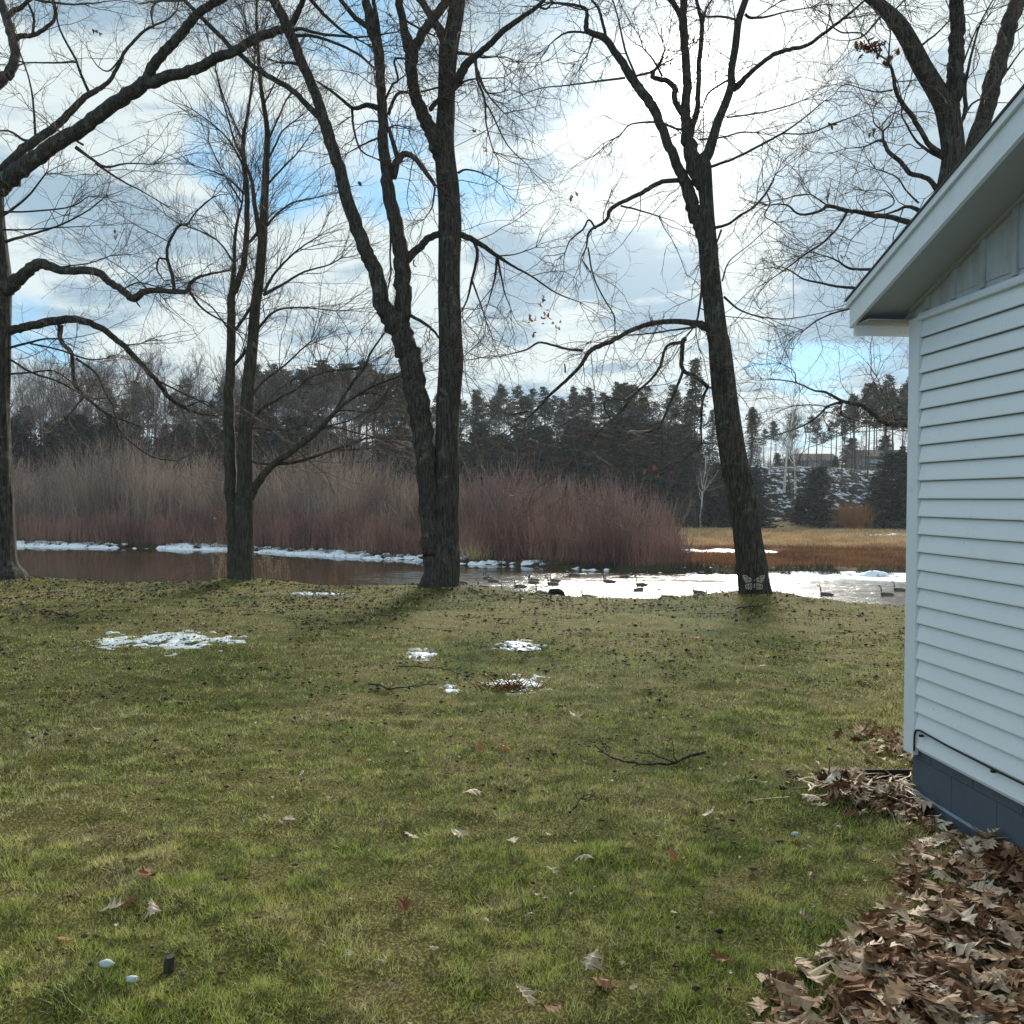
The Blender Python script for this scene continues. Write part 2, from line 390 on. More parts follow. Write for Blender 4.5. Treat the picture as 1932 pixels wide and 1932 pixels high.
M['shingle'] = mat('asphalt_shingle', rough=.95, fn=lambda N, b: N.set(b.inputs['Base Color'], N.mix(N.noise(obj_co(N), 30, 3), (.05,.045,.04), (.11,.10,.09))))
M['black'] = mat('black_plastic', (.012,.012,.012), .5)
YB = -10.4; RID = -5.0; SL = .322; ZS = 2.72
def zs(y): return ZS + SL*(.19-y) if y > RID else ZS + SL*(.19-RID) - SL*(RID-y)
# siding wall
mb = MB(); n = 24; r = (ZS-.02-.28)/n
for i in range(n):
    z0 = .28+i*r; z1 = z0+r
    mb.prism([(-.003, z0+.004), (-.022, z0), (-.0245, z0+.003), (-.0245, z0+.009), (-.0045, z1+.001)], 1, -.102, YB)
    mb.box((-.014, YB, z0-.0036), (-.0035, -.102, z0+.0015), 1)  # dark strip under each lap, coloured to stand for the gap shadow
o = mb.build('siding', [M['siding'], mat('lap_shadow', (.16,.17,.17), .9)], house, smooth=False)
mb = MB(); mb.box((0, YB, .26), (.12, -.01, ZS)); mb.box((.12, -.13, .26), (8, -.01, ZS)); mb.box((.12, YB, .26), (8, YB+.12, ZS)); mb.build('wall', M['trim'], house, smooth=False)
mb = MB(); mb.box((-.030, -.100, .235), (-.0012, .012, ZS-.002)); mb.box((-.0012, -.009, .235), (.10, .012, ZS-.002)); mb.build('corner_board', M['trim'], house, smooth=False)
# foundation blocks
mb = MB()
for (z0, z1, off, xo) in ((-.22, .006, .2, .0), (.016, .203, 0.0, .014), (.207, .262, .2, .014)):
    y = -.012 - (.4-off) if off else -.012
    edges = [-.012] + ([-.012-off] if off else []); 
    while edges[-1] > YB: edges.append(edges[-1]-.403)
    for a_, b_ in zip(edges[:-1], edges[1:]):
        mb.box((xo, b_+.0022, z0), (.3, a_-.0022, z1))
mb.box((.019, YB, -.25), (.31, -.016, .2605)); mb.box((.3, -.2, -.25), (8, -.016, .26))
mb.build('foundation', M['block'], house, smooth=False)
mb = MB(); mb.box((-.002, YB, .006), (.012, -.013, .0155)); mb.build('foundation_ledge', mat('ledge', (.30,.38,.45), .8), house, smooth=False)
# gable
mb = MB(); ring = [(-.0, ZS), (YB, ZS), (YB, zs(YB)-.0), (RID, zs(RID)), (0.0, zs(0.0))]
v = [(-.006, y, z) for y, z in ring] + [(.1, y, z) for y, z in ring]
mb.add(v, [[0, 1, 2, 3, 4]]).add(v, [[9, 8, 7, 6, 5]])
mb.build('gable_wall', M['panel'], house, smooth=False)
for k in range(30):
    y = -.15-.262*k
    if y > YB: mb = MB(); mb.box((-.020, y-.018, ZS+.03), (-.0065, y+.018, zs(y)-.002)); mb.build('gable_batten', M['panel'], house, smooth=False)
mb = MB(); mb.prism([(-.0065, ZS-.022), (-.034, ZS-.022), (-.038, ZS-.006), (-.024, ZS+.018), (-.0065, ZS+.024)], 1, -.085, YB); mb.build('drip_molding', M['trim'], house, smooth=False)
# soffit / rake / roof
def slab(mb, x0, x1, ya, yb, d0, d1, mi=0):
    """sloped slab between y=ya and yb, offsets d0..d1 above the soffit plane"""
    v = [(x, y, zs(y)+d) for x in (x0, x1) for (y, d) in ((ya, d0), (yb, d0), (yb, d1), (ya, d1))]
    mb.add(v, [(0, 1, 2, 3), (7, 6, 5, 4), (0, 4, 5, 1), (1, 5, 6, 2), (2, 6, 7, 3), (3, 7, 4, 0)], mi)
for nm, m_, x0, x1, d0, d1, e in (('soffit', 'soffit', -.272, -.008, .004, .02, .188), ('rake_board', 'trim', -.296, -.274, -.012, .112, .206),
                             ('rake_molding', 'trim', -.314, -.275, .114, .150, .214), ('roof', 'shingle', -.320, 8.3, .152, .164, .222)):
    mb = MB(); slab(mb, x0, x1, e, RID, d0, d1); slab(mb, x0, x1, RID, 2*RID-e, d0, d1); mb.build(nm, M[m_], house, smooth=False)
mb = MB(); mb.box((-.272, .187, ZS-.062), (8.2, .204, ZS+.10)); mb.build('eave_board', M['trim'], house, smooth=False)
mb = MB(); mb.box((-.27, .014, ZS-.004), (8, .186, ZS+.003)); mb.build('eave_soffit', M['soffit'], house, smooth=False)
# fascia batten strip seen under the soffit next to the wall
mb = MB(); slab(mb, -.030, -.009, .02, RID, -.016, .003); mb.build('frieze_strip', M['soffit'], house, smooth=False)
# cable with clips
pts = np.array([(-.030, -.108, .26), (-.032, -.112, .33), (-.032, -.125, .375), (-.032, -.165, .392), (-.032, -.25, .390), (-.032, -.45, .382), (-.034, -.7, .380), (-.036, -.95, .378), (-.036, -1.5, .380), (-.036, -3, .385), (-.036, -6, .38)])
def catmull(P, m=6):
    P = np.asarray(P, float); Q = np.vstack([2*P[0]-P[1], P, 2*P[-1]-P[-2]]); out = []
    for i in range(1, len(Q)-2):
        p0, p1, p2, p3 = Q[i-1:i+3]
        for t in np.arange(m)/m:
            out.append(.5*((2*p1)+(-p0+p2)*t+(2*p0-5*p1+4*p2-p3)*t*t+(-p0+3*p1-3*p2+p3)*t**3))
    out.append(Q[-2]); return np.array(out)
c_ = catmull(pts, 6); mb = MB(); mb.add(*tube(c_, np.full(len(c_), .0055), 8)); cab = mb.build('cable', M['black'], house)
for y in (-.19, -.86, -1.55, -3.2):
    mb = MB(); mb.box((-.044, y-.009, .362), (-.022, y+.009, .3735)); mb.add(*tube(np.array([(-.045, y, .368), (-.02, y, .368)]), np.full(2, .006), 8)); mb.build('cable_clip', M['black'], cab, smooth=False)

# ------------------------------------------------------------------ foreground trees
CR = {'A': (0, 0, 3), 'B': (450.8, 0, 3), 'C': (966, 0, 3), 'D': (1416.8, 0, 3), 'E': (0, 579.6, 3), 'F': (579.6, 579.6, 3), 'G': (1159.2, 644, 3.3333), 'H': (418.6, 644, 4.2857)}
def ridge_fn(amp, fr=1.0, burl=.06):
    def f(P, a):
        al = np.concatenate([np.zeros((len(P), 1)), np.cumsum(np.linalg.norm(np.diff(P, axis=1), axis=2), axis=1)], 1)[:, :, None]
        x = np.cos(a)[None, None]; y = np.sin(a)[None, None]; z = al; ox = P[:, :1, 0:1]
        n = vn(x*8*fr+ox, y*8*fr, z*.7, s=31); n2 = vn(x*16*fr, y*16*fr+ox, z*2.4, s=32); n3 = vn(x*1.3+ox, y*1.3, z*.9, s=33)
        return 1 + amp*(np.abs(n-.5)*-2.2+.6) + amp*.7*(n2-.5) + burl*2*(n3-.5)
    return f
class Tree:
    def __init__(s, name, label, Y, barkm, seed, base):
        s.Y = Y; s.root = empty(name, base); tag(s.root, label, 'tree'); s.off = np.array(base); s.m = barkm; s.px = []; s.limbs = []; s.r = np.random.default_rng(seed); s.tips = []
        s.up = .03
    def limb(s, crop, pts, d1=None, trunk=False, flare=0.0, name='limb', own=True, wk=1.0):
        ox, oy, sc = CR[crop]; pts = np.array([p if len(p) == 3 else (p[0], p[1], 8) for p in pts], float)
        P = np.stack([ox+pts[:, 0]/sc, oy+pts[:, 1]/sc, pts[:, 2]/sc*wk], 1)
        if trunk or not s.px: d0 = 0.0
        else:
            A = np.concatenate(s.px); q = np.argmin((A[:, 0]-P[0, 0])**2+(A[:, 1]-P[0, 1])**2); d0 = A[q, 2]
        Ls = np.concatenate([[0], np.cumsum(np.hypot(np.diff(P[:, 0]), np.diff(P[:, 1])))])
        if d1 is None: d1 = s.r.uniform(-.38, .38)*Ls[-1]/F*s.Y
        if trunk: d1 = 0.0
        Q = catmull(np.column_stack([P, d0+d1*Ls/max(Ls[-1], 1)]), max(3, int(70/len(P))) if trunk else 5)
        if trunk:
            n_ = int(np.hypot(np.diff(Q[:, 0]), np.diff(Q[:, 1])).sum()/4); L2 = np.concatenate([[0], np.cumsum(np.hypot(np.diff(Q[:, 0]), np.diff(Q[:, 1])))])
            Q = np.column_stack([np.interp(np.linspace(0, L2[-1], n_), L2, Q[:, k]) for k in range(4)])
        s.px.append(Q[:, [0, 1, 3]])
        X = np.array([W(a, b, s.Y+d) for a, b, _, d in Q]); R = np.maximum(Q[:, 2], .8)/2/F*(s.Y+Q[:, 3])
        if not trunk and len(X) > 4:
            j = s.r.normal(size=X.shape)*R[:, None]*.10; j[0] = 0; X = X+j
        if not own and False: pass
        mb = MB(); big = R.max() > .07
        S = 56 if trunk else (20 if big else 8)
        rf = ridge_fn(.10 if trunk else .06, 1.0 if trunk else .6, .035 if trunk else .05)
        mb.add(*tube(X, R, S, ridge=rf if S > 8 else None))
        if own: s.limbs.append((X, R)); mb.build(name, s.m, s.root, off=s.off)
        else: mb.build('branch', s.m, s.root, off=s.off); s.limbs.append((X, R))
        if P[-1, 1] < 25: s.tips.append((X[-1], unit(X[-1]-X[-2]), R[-1]))
        return s
    small = None
    def branches(s, crop, lst):
        """thin branches, all in one part"""
        s.small = s.small or []
        for p in lst: s.limb(crop, p, own=False)
    def finish(s, dens=5.0, L=(.5, 1.5), per=(5, 4), ang=(35, 70), wig=.22, up=.02, rmax=.085, r0=.007, extra_up=6, twm=None, side=None):
        g = rng
        # extend limbs that leave the top of the picture
        XP, XR = [], []
        for (p, d, r) in s.tips:
            n = 3 if r > .03 else 1
            D = unit(d[None]+rng.normal(size=(n, 3))*.35); LL = rng.uniform(1.6, 3.0, n)*(1 if r > .03 else .5)
            Q = grow(np.repeat(p[None], n, 0), D, LL, 10, .12, .05); XP.append(Q); XR.append(np.linspace(1, .15, 10)[None]*np.full((n, 1), r*.8))
        S0, D0, L0, R0 = [], [], [], []
        segs = [(X, R) for X, R in s.limbs]
        for Q, RR in zip(XP, XR):
            segs += [(Q[i], RR[i]) for i in range(len(Q))]
        for X, R in segs:
            dl = np.linalg.norm(np.diff(X, axis=0), axis=1); Lt = dl.sum(); thin = R < rmax
            n = int(round(Lt*dens)); 
            if n == 0: continue
            u = rng.random(n)**.7*(len(X)-1.01); k = u.astype(int); f = (u-k)[:, None]
            ok = thin[k]; k = k[ok]; f = f[ok]; 
            if len(k) == 0: continue
            p = X[k]*(1-f)+X[k+1]*f; t = unit(X[k+1]-X[k]); r = rdir(len(k)); r[:, 1] *= .8; r = unit(r-t*np.sum(r*t, -1, keepdims=True))
            a = np.radians(rng.uniform(*ang, len(k)))[:, None]
            S0.append(p); D0.append(t*np.cos(a)+r*np.sin(a)+np.array([0, 0, up*6])); L0.append(rng.uniform(*L, len(k))); R0.append(np.minimum(R[k]*.5, r0*rng.uniform(.7, 1.5, len(k))))
            # tip sprays
            S0.append(np.repeat(X[-1:], 4, 0)); D0.append(unit(unit(X[-1]-X[-2])[None]+rng.normal(size=(4, 3))*.5)); L0.append(rng.uniform(*L, 4)); R0.append(np.full(4, min(R[-1]*.8, r0*1.3)))
        S0 = np.concatenate(S0); D0 = np.concatenate(D0); L0 = np.concatenate(L0); R0 = np.concatenate(R0)
        mb = MB()
        if XP:
            for Q, RR in zip(XP, XR): mb.add(*tube(Q, RR, 6))
        P1 = grow(S0, D0, L0, 8, wig, up); R1 = R0[:, None]*np.linspace(1, .42, 8)[None]
        mb.add(*tube(P1, R1, 4))
        a = children(P1, R1, per[0], ang, .15, (.3, .6), .75); P2 = grow(a[0], a[1], a[2], 6, wig, up); R2 = np.maximum(a[3], .0024)[:, None]*np.linspace(1, .5, 6)[None]
        mb.add(*tube(P2, R2, 3))
        a = children(P2, R2, per[1], ang, .2, (.35, .7), .8); P3 = grow(a[0], a[1], a[2], 4, wig*.8, up); R3 = np.maximum(a[3], .0014)[:, None]*np.linspace(1, .6, 4)[None]
        mb.add(*tube(P3, R3, 3))
        s.ends = P3[:, -1]
        mb.build('twigs', twm or M['twig'], s.root, off=s.off)
def baseat(px, py, Y): 
    p = W(px, py, Y); return (float(p[0]), float(Y), float(G(p[0], Y)))

T1 = Tree('oak_tree', 'large oak at the left edge with a massive limb arching over the lawn', 17.7, M['bark'], 1, baseat(8, 1092, 17.7))
T1.limb('E', [(10,1590,300),(5,1530,260),(-5,1480,205),(-12,1400,180),(-15,1200,165),(-20,950,155),(-28,600,150),(-28,300,150),(-25,0,150),(-20,-130,150),(-22,-280,132),(-35,-500,112),(-42,-640,110),(-30,-720,118),(20,-790,118)], trunk=True, name='trunk')
T1.limb('A', [(-20,1070,130),(40,1015,128),(110,970,112),(200,900,105),(340,800,100),(480,720,95),(600,620,95),(720,540,95),(820,475,90),(855,400,72),(900,330,66),(980,240,64),(1060,150,63),(1130,70,58),(1250,0,50),(1350,-60,45)], -1.5, wk=.80)
T1.limb('A', [(800,490,60),(880,460,72),(960,430,70),(1100,400,65),(1220,330,65),(1330,290,60),(1430,225,60),(1550,180,58),(1640,145,50),(1690,60,40),(1720,-20,35)], -1.2, wk=.84)
T1.limb('A', [(-40,1010,60),(60,920,62),(150,830,60),(240,770,55),(330,700,50),(400,630,45),(480,550,40),(540,515,35),(610,470,28),(660,390,24),(710,290,20),(800,190,18),(860,150,15),(950,110,12),(1000,60,10)], 1.5, wk=.85)
T1.limb('A', [(-40,1640,90),(40,1625,100),(95,1590,72),(150,1540,64),(230,1492,60),(350,1530,46),(530,1535,44),(620,1590,40),(700,1650,40),(760,1690,42),(820,1650,36),(900,1645,30),(1050,1650,27),(1080,1600,20),(1150,1560,15),(1300,1530,9)], -1.0)
T1.limb('A', [(-40,1890,60),(60,1870,48),(150,1850,45),(300,1820,45),(430,1810,40),(560,1850,35),(650,1915,32),(720,1975,30),(800,2060,28),(900,2170,26),(960,2250,24),(1050,2310,19),(1130,2340,14),(1230,2355,8)], 1.0)
T1.limb('A', [(-90,560,70),(0,460,60),(60,400,55),(85,300,50),(60,180,50),(30,80,45),(0,0,42),(-20,-60,40)], 1.0)
T1.limb('E', [(340,100,34),(345,190,26),(400,250,26),(410,310,22),(425,430,22),(500,520,20),(600,600,12),(700,640,10),(800,680,6)], .5)
T1.limb('A', [(985,1645,22),(975,1560,20),(950,1470,18),(950,1390,18),(1010,1280,14),(1060,1270,12),(1110,1200,9),(1200,1120,7)], .3)
T1.branches('A', [[(70,250,30),(110,205,30),(180,200,25),(260,160,22),(310,100,18),(300,0,10)], [(40,100,35),(70,65,33),(120,40,25),(180,-10,20)], [(185,195,16),(190,100,15),(150,0,11)],
 [(505,525,18),(450,400,15),(430,340,14),(370,230,12),(330,140,10),(320,60,8)], [(425,350,12),(300,355,10),(150,355,8)], [(170,800,20),(130,790,16),(60,745,12),(0,740,10)],
 [(200,770,14),(190,600,12),(165,450,9),(110,290,8)], [(945,1468,12),(900,1465,11),(890,1530,9),(930,1590,6)], [(1075,1655,16),(1150,1750,12),(1280,1830,9)], [(430,835,22),(520,900,16),(600,945,14),(720,925,9),(860,930,6)],
 [(540,925,14),(700,1030,10),(800,1080,7),(900,1140,5)], [(-10,1240,16),(150,1120,12),(260,980,8)], [(0,1375,20),(200,1320,14),(350,1270,11),(500,1190,8),(600,1110,6)], [(0,1200,12),(200,1195,10),(400,1170,8),(500,1110,5)],
 [(0,1300,12),(150,1300,9),(300,1290,7),(500,1280,5)], [(350,1510,8),(500,1490,8),(620,1450,5)], [(690,1640,9),(780,1600,9),(880,1620,7)], [(765,1690,10),(780,1720,9),(795,1740,5)], [(690,1650,8),(560,1560,6),(400,1500,4)],
 [(470,820,12),(350,750,9)], [(850,1650,8),(750,1560,6),(600,1460,4)], [(870,160,10),(855,60,10),(890,10,8)], [(700,310,12),(620,400,9),(560,380,7),(520,330,5)]])
T1.branches('E', [[(10,240,16),(170,200,13),(250,180,11),(330,180,8)], [(20,270,12),(180,370,12),(330,420,10),(470,500,7)], [(20,380,14),(100,375,12),(180,370,10),(300,360,8),(400,420,6)], [(430,290,14),(540,370,12),(580,450,9),(640,560,7)],
 [(170,205,10),(330,240,10),(500,295,9),(600,290,6)], [(470,510,12),(400,600,8),(330,670,5)], [(640,610,10),(680,700,9),(760,780,8),(870,850,8),(1000,870,5)], [(720,215,10),(800,205,6)], [(950,510,12),(1050,560,10),(1150,530,8),(1230,580,6)], [(880,410,12),(1000,470,10),(1150,540,8),(1240,600,5)]])
T1.finish(dens=2.6, L=(.5, 1.7), per=(5, 4), wig=.20, up=.015)

T2 = Tree('maple_tree', 'slender twin-stemmed tree between the left oak and the double-trunked oak', 17.5, M['bark_smooth'], 2, baseat(455, 1102, 17.5))
T2.limb('E', [(1370,1610,210),(1368,1560,160),(1368,1510,130),(1375,1450,116),(1380,1300,104),(1382,1150,100),(1385,1050,88),(1388,950,84),(1390,700,76),(1410,400,68),(1430,200,60),(1445,0,55),(1465,-130,52),(1480,-300,50),(1492,-500,46),(1502,-700,40),(1508,-850,34),(1513,-1000,29),(1492,-1150,24),(1472,-1290,20),(1462,-1450,17),(1452,-1640,13),(1456,-1760,11)], trunk=True, name='trunk')
T2.limb('E', [(1335,1560,90),(1325,1500,74),(1320,1200,70),(1303,1000,66),(1295,600,60),(1305,300,50),(1310,0,45),(1310,-60,42),(1335,-110,38),(1378,-240,34),(1395,-390,31),(1400,-590,29),(1386,-790,27),(1376,-940,22),(1400,-1090,16),(1430,-1290,12),(1448,-1490,8)], .3)
T2.limb('A', [(1305,1700,30),(1325,1500,22),(1335,1300,18),(1370,1150,11),(1380,1000,7)], .2)
T2.limb('H', [(170,1330,60),(235,1230,80),(290,1140,66),(400,1010,54),(550,900,48),(700,790,44),(800,700,40),(900,590,34),(1000,500,25),(1150,400,20),(1300,330,16),(1430,285,11)], -1.0)
T2.branches('H', [[(430,990,35),(600,975,28),(750,930,24),(900,880,20),(1080,820,16),(1200,780,12),(1400,790,8)], [(900,590,26),(1000,420,24),(1080,300,24),(1150,220,22),(1200,100,19),(1280,-20,16)],
 [(225,690,40),(310,560,28),(430,480,22),(600,390,18),(700,300,14),(880,240,12),(1140,205,8)], [(235,450,26),(330,330,20),(500,200,16),(650,60,12),(720,0,10)], [(100,190,30),(170,110,28),(185,60,26)],
 [(240,965,18),(300,985,20),(380,990,18),(450,975,14)], [(760,740,18),(850,690,14),(1000,650,10),(1120,600,8)], [(820,680,16),(950,700,13),(1080,740,10),(1250,780,8),(1420,850,6)], [(850,640,16),(960,560,12),(1130,570,9),(1210,570,7),(1300,500,5)],
 [(950,880,14),(1150,870,10),(1240,870,7)], [(600,880,14),(660,920,10),(720,980,8),(850,1080,5)], [(560,380,12),(560,330,14),(620,290,12),(720,350,10),(800,340,6)], [(1130,220,14),(860,240,10),(800,200,6)],
 [(240,700,20),(330,700,14),(480,720,10),(640,690,7)], [(235,760,16),(330,880,10),(400,970,6)], [(700,790,14),(560,740,10),(400,690,6)], [(1020,480,12),(1100,440,14),(1220,420,10),(1400,480,6)]])
T2.branches('A', [[(1470,1340,30),(1440,1150,25),(1430,1050,22),(1400,950,16),(1330,800,11),(1260,560,8),(1200,300,6),(1150,150,5)], [(1515,800,16),(1560,700,10),(1620,560,6)], [(1510,920,14),(1560,820,12),(1600,740,9),(1700,660,6)],
 [(1510,1050,14),(1600,950,11),(1680,870,8),(1760,760,5)], [(1500,1290,16),(1560,1220,12),(1650,1150,9),(1780,1120,6)], [(1495,1650,20),(1560,1540,14),(1680,1420,10),(1800,1340,6)], [(1490,1670,20),(1600,1610,15),(1720,1540,11),(1860,1500,8),(1930,1460,5)],
 [(1460,1860,18),(1560,1760,12),(1700,1740,9),(1900,1760,6)], [(1385,820,14),(1330,700,10),(1270,560,8),(1220,400,6)], [(1390,960,14),(1300,800,10),(1200,700,7),(1090,620,5)], [(1385,1100,12),(1290,1010,9),(1180,960,6)], [(1370,1150,10),(1270,990,7),(1180,800,5)],
 [(1320,1480,12),(1240,1370,9),(1140,1310,7),(1030,1270,5)], [(1390,1390,16),(1440,1340,18),(1470,1290,16)], [(1330,1870,18),(1380,1800,18),(1440,1710,16)], [(1490,600,10),(1540,500,8),(1600,380,5)], [(1455,300,8),(1400,180,6),(1380,60,5)], [(1290,1860,10),(1200,1740,8),(1100,1670,6)]])
T2.finish(dens=5.6, L=(.6, 1.7), per=(5, 3), ang=(25, 55), wig=.11, up=.035, rmax=.16, r0=.006)

T3 = Tree('oak_tree', 'double-trunked oak with furrowed lichen bark in the middle of the lawn edge', 16.35, M['bark'], 3, baseat(829, 1117, 16.35))
T3.limb('F', [(752,1680,330),(750,1620,262),(755,1560,215),(775,1480,170),(785,1380,150),(785,1300,138),(790,1000,132),(795,700,130),(800,500,130),(812,330,138),(810,200,128),(805,0,124),(803,-240,121),(808,-440,125),(800,-640,120),(785,-790,115),(775,-940,108),(786,-1140,97),(792,-1340,96),(800,-1470,104),(825,-1570,88),(848,-1700,85),(858,-1800,80)], trunk=True, name='trunk')
T3.limb('F', [(745,1660,210),(735,1560,150),(715,1400,118),(697,1300,112),(680,1000,110),(652,700,120),(620,500,126),(580,300,128),(540,180,124),(515,90,118),(540,30,98),(541,-130,95),(530,-290,92),(505,-460,82),(470,-610,75),(448,-790,68),(430,-940,60),(424,-1140,54),(414,-1290,50),(403,-1440,58),(365,-1590,58),(330,-1740,45),(310,-1800,40)], -.3, name='trunk')
T3.limb('B', [(900,1850,120),(850,1790,108),(812,1720,92),(780,1560,85),(730,1450,80),(680,1330,75),(610,1130,70),(570,950,65),(515,800,65),(480,680,64),(420,500,55),(350,350,55),(290,190,57),(240,80,53),(190,-10,50)], -1.0)
T3.limb('B', [(1160,900,90),(1125,830,88),(1080,720,80),(1020,600,70),(985,480,64),(975,380,66),(970,290,74),(935,160,46),(905,0,44),(895,-40,40)], -.8)
T3.limb('B', [(975,300,50),(1010,240,50),(1070,140,48),(1150,40,48),(1190,-30,45)], .5)
T3.limb('B', [(1180,270,60),(1140,180,50),(1080,80,40),(1030,0,38),(1010,-40,34)], .6)
T3.limb('B', [(1190,520,50),(1240,450,52),(1290,360,45),(1350,310,35),(1430,240,34),(1500,170,32),(1600,100,27),(1690,35,22),(1740,-10,15)], -1.0)
T3.limb('B', [(490,700,45),(400,610,35),(300,510,32),(200,450,30),(100,390,29),(20,320,28),(-20,290,27),(-120,190,27),(-220,90,24),(-310,0,22)], 1.2)
T3.limb('B', [(930,1480,50),(965,1455,48),(1030,1390,42),(1090,1340,38),(1180,1320,36),(1250,1330,35),(1310,1350,32),(1380,1390,27),(1450,1440,22),(1540,1500,14),(1650,1560,10),(1800,1660,8),(1930,1710,5)], .5)
T3.limb('B', [(870,1010,42),(895,920,44),(940,870,35),(1000,900,30),(1060,980,27),(1110,1050,20)], -.2)
T3.branches('B', [[(795,250,30),(780,100,24),(760,0,22)], [(740,160,35),(660,100,30),(600,30,26),(570,-10,25)], [(900,900,30),(870,800,25),(850,720,20)], [(805,620,36),(730,595,30),(680,610,25),(640,610,22),(580,560,18),(500,500,15),(440,460,9)],
 [(640,615,16),(650,730,12),(690,850,10),(780,900,7)], [(845,650,20),(870,580,19),(900,530,17),(950,520,13)], [(830,560,14),(870,480,13),(900,450,13),(880,340,13),(930,330,13)], [(1340,320,18),(1350,450,16),(1390,560,13),(1400,700,9),(1440,860,6)],
 [(1400,590,10),(1430,640,9),(1520,820,7),(1640,940,4)], [(1350,410,14),(1400,520,11),(1480,525,6)], [(1240,490,16),(1310,450,10),(1500,440,6)], [(1330,1365,20),(1350,1440,18),(1320,1580,15),(1290,1700,10),(1250,1780,7)],
 [(1460,1450,16),(1450,1570,12),(1410,1720,6)], [(1465,1460,14),(1500,1640,8),(1540,1750,5)], [(1320,1590,12),(1360,1700,9),(1400,1820,6)], [(970,1785,20),(1050,1830,18),(1100,1870,15),(1130,1910,12)], [(1240,980,16),(1290,960,11),(1400,990,7),(1490,1050,4)],
 [(1080,620,28),(1110,585,28),(1150,550,26)], [(1240,300,20),(1330,310,15),(1380,325,12),(1460,320,8)], [(350,365,22),(290,355,18),(230,355,12)], [(800,690,10),(740,685,9),(700,700,5)], [(860,1330,14),(855,1450,10),(860,1550,10),(830,1690,6)],
 [(300,170,22),(360,165,20),(450,190,17),(600,205,14),(700,210,11),(900,180,7)], [(320,200,20),(420,205,18),(560,250,16),(680,310,14),(760,380,12)], [(400,-10,24),(480,80,20),(580,170,16),(650,210,12),(720,250,8)], [(950,120,14),(1020,160,12),(1100,200,10)],
 [(1330,340,14),(1400,520,10),(1500,640,7)], [(790,780,14),(700,820,10),(610,870,6)], [(1030,520,10),(1130,495,12),(1160,485,12)], [(1450,1450,10),(1560,1440,7),(1680,1400,5)], [(990,1470,8),(990,1500,7),(1005,1510,5)],[(1110,1060,12),(1100,1140,10),(1090,1180,8),(1050,1240,5)],
 [(570,1060,12),(540,1050,10)], [(1690,35,14),(1740,50,12),(1780,20,10),(1850,30,8),(1960,60,6)]])
T3.finish(dens=2.6, L=(.5, 1.8), per=(5, 4), wig=.24, up=-.01)

T4 = Tree('oak_tree', 'leaning oak on the lawn edge with a butterfly ornament at its foot', 15.3, M['bark'], 4, baseat(1426, 1133, 15.3))
T4.limb('G', [(905,1690,300),(893,1640,236),(885,1590,205),(873,1500,184),(848,1300,172),(820,1100,166),(785,900,165),(745,700,160),(715,500,154),(690,300,145),(668,100,137),(655,0,128),(645,-40,126),(622,-240,122),(600,-440,118),(585,-620,112),(572,-740,116),(580,-860,84),(572,-960,88),(562,-1080,96),(560,-1140,84),(590,-1180,66),(615,-1260,60),(650,-1380,54),(700,-1500,50),(735,-1610,48),(735,-1700,44),(762,-1860,43),(780,-2010,41),(822,-2140,39),(840,-2190,38)], trunk=True, name='trunk')
T4.limb('C', [(1100,1330,100),(1045,1230,80),(1012,1130,72),(990,1050,66),(940,950,55),(890,830,52),(830,680,50),(780,580,54),(700,480,50),(640,380,45),(580,290,40),(530,220,40),(460,190,34),(420,165,30),(425,90,22),(410,45,18),(330,25,14),(230,15,11)], 1.0)
T4.limb('C', [(1080,1060,70),(1040,960,88),(1012,850,76),(992,750,66),(985,600,50),(990,450,50),(980,300,44),(970,150,46),(975,0,40),(975,-50,38)], .7)
T4.limb('C', [(1005,780,40),(1025,700,34),(1045,630,32),(1055,500,30),(1060,350,28),(1075,150,25),(1050,30,20),(1045,-10,18)], -.5)
T4.limb('C', [(1255,500,44),(1280,482,40),(1330,430,30),(1400,370,26),(1480,310,26),(1570,280,24),(1660,260,22),(1750,200,20),(1830,140,18),(1930,60,14),(2010,-10,11)], -1.2)
T4.limb('C', [(1130,1860,50),(1090,1845,48),(1030,1830,37),(940,1820,30),(800,1830,28),(700,1860,26),(600,1910,24),(560,1932,26),(480,1965,27),(440,1990,25),(380,2080,20),(300,2160,18),(210,2240,16),(130,2330,14),(70,2380,9)], 1.0)
T4.limb('C', [(1010,1045,30),(940,1020,28),(850,1030,26),(770,1070,26),(700,1110,24),(610,1150,22),(555,1190,24),(530,1250,18),(440,1310,14),(420,1400,10),(390,1460,6)], -1.2)
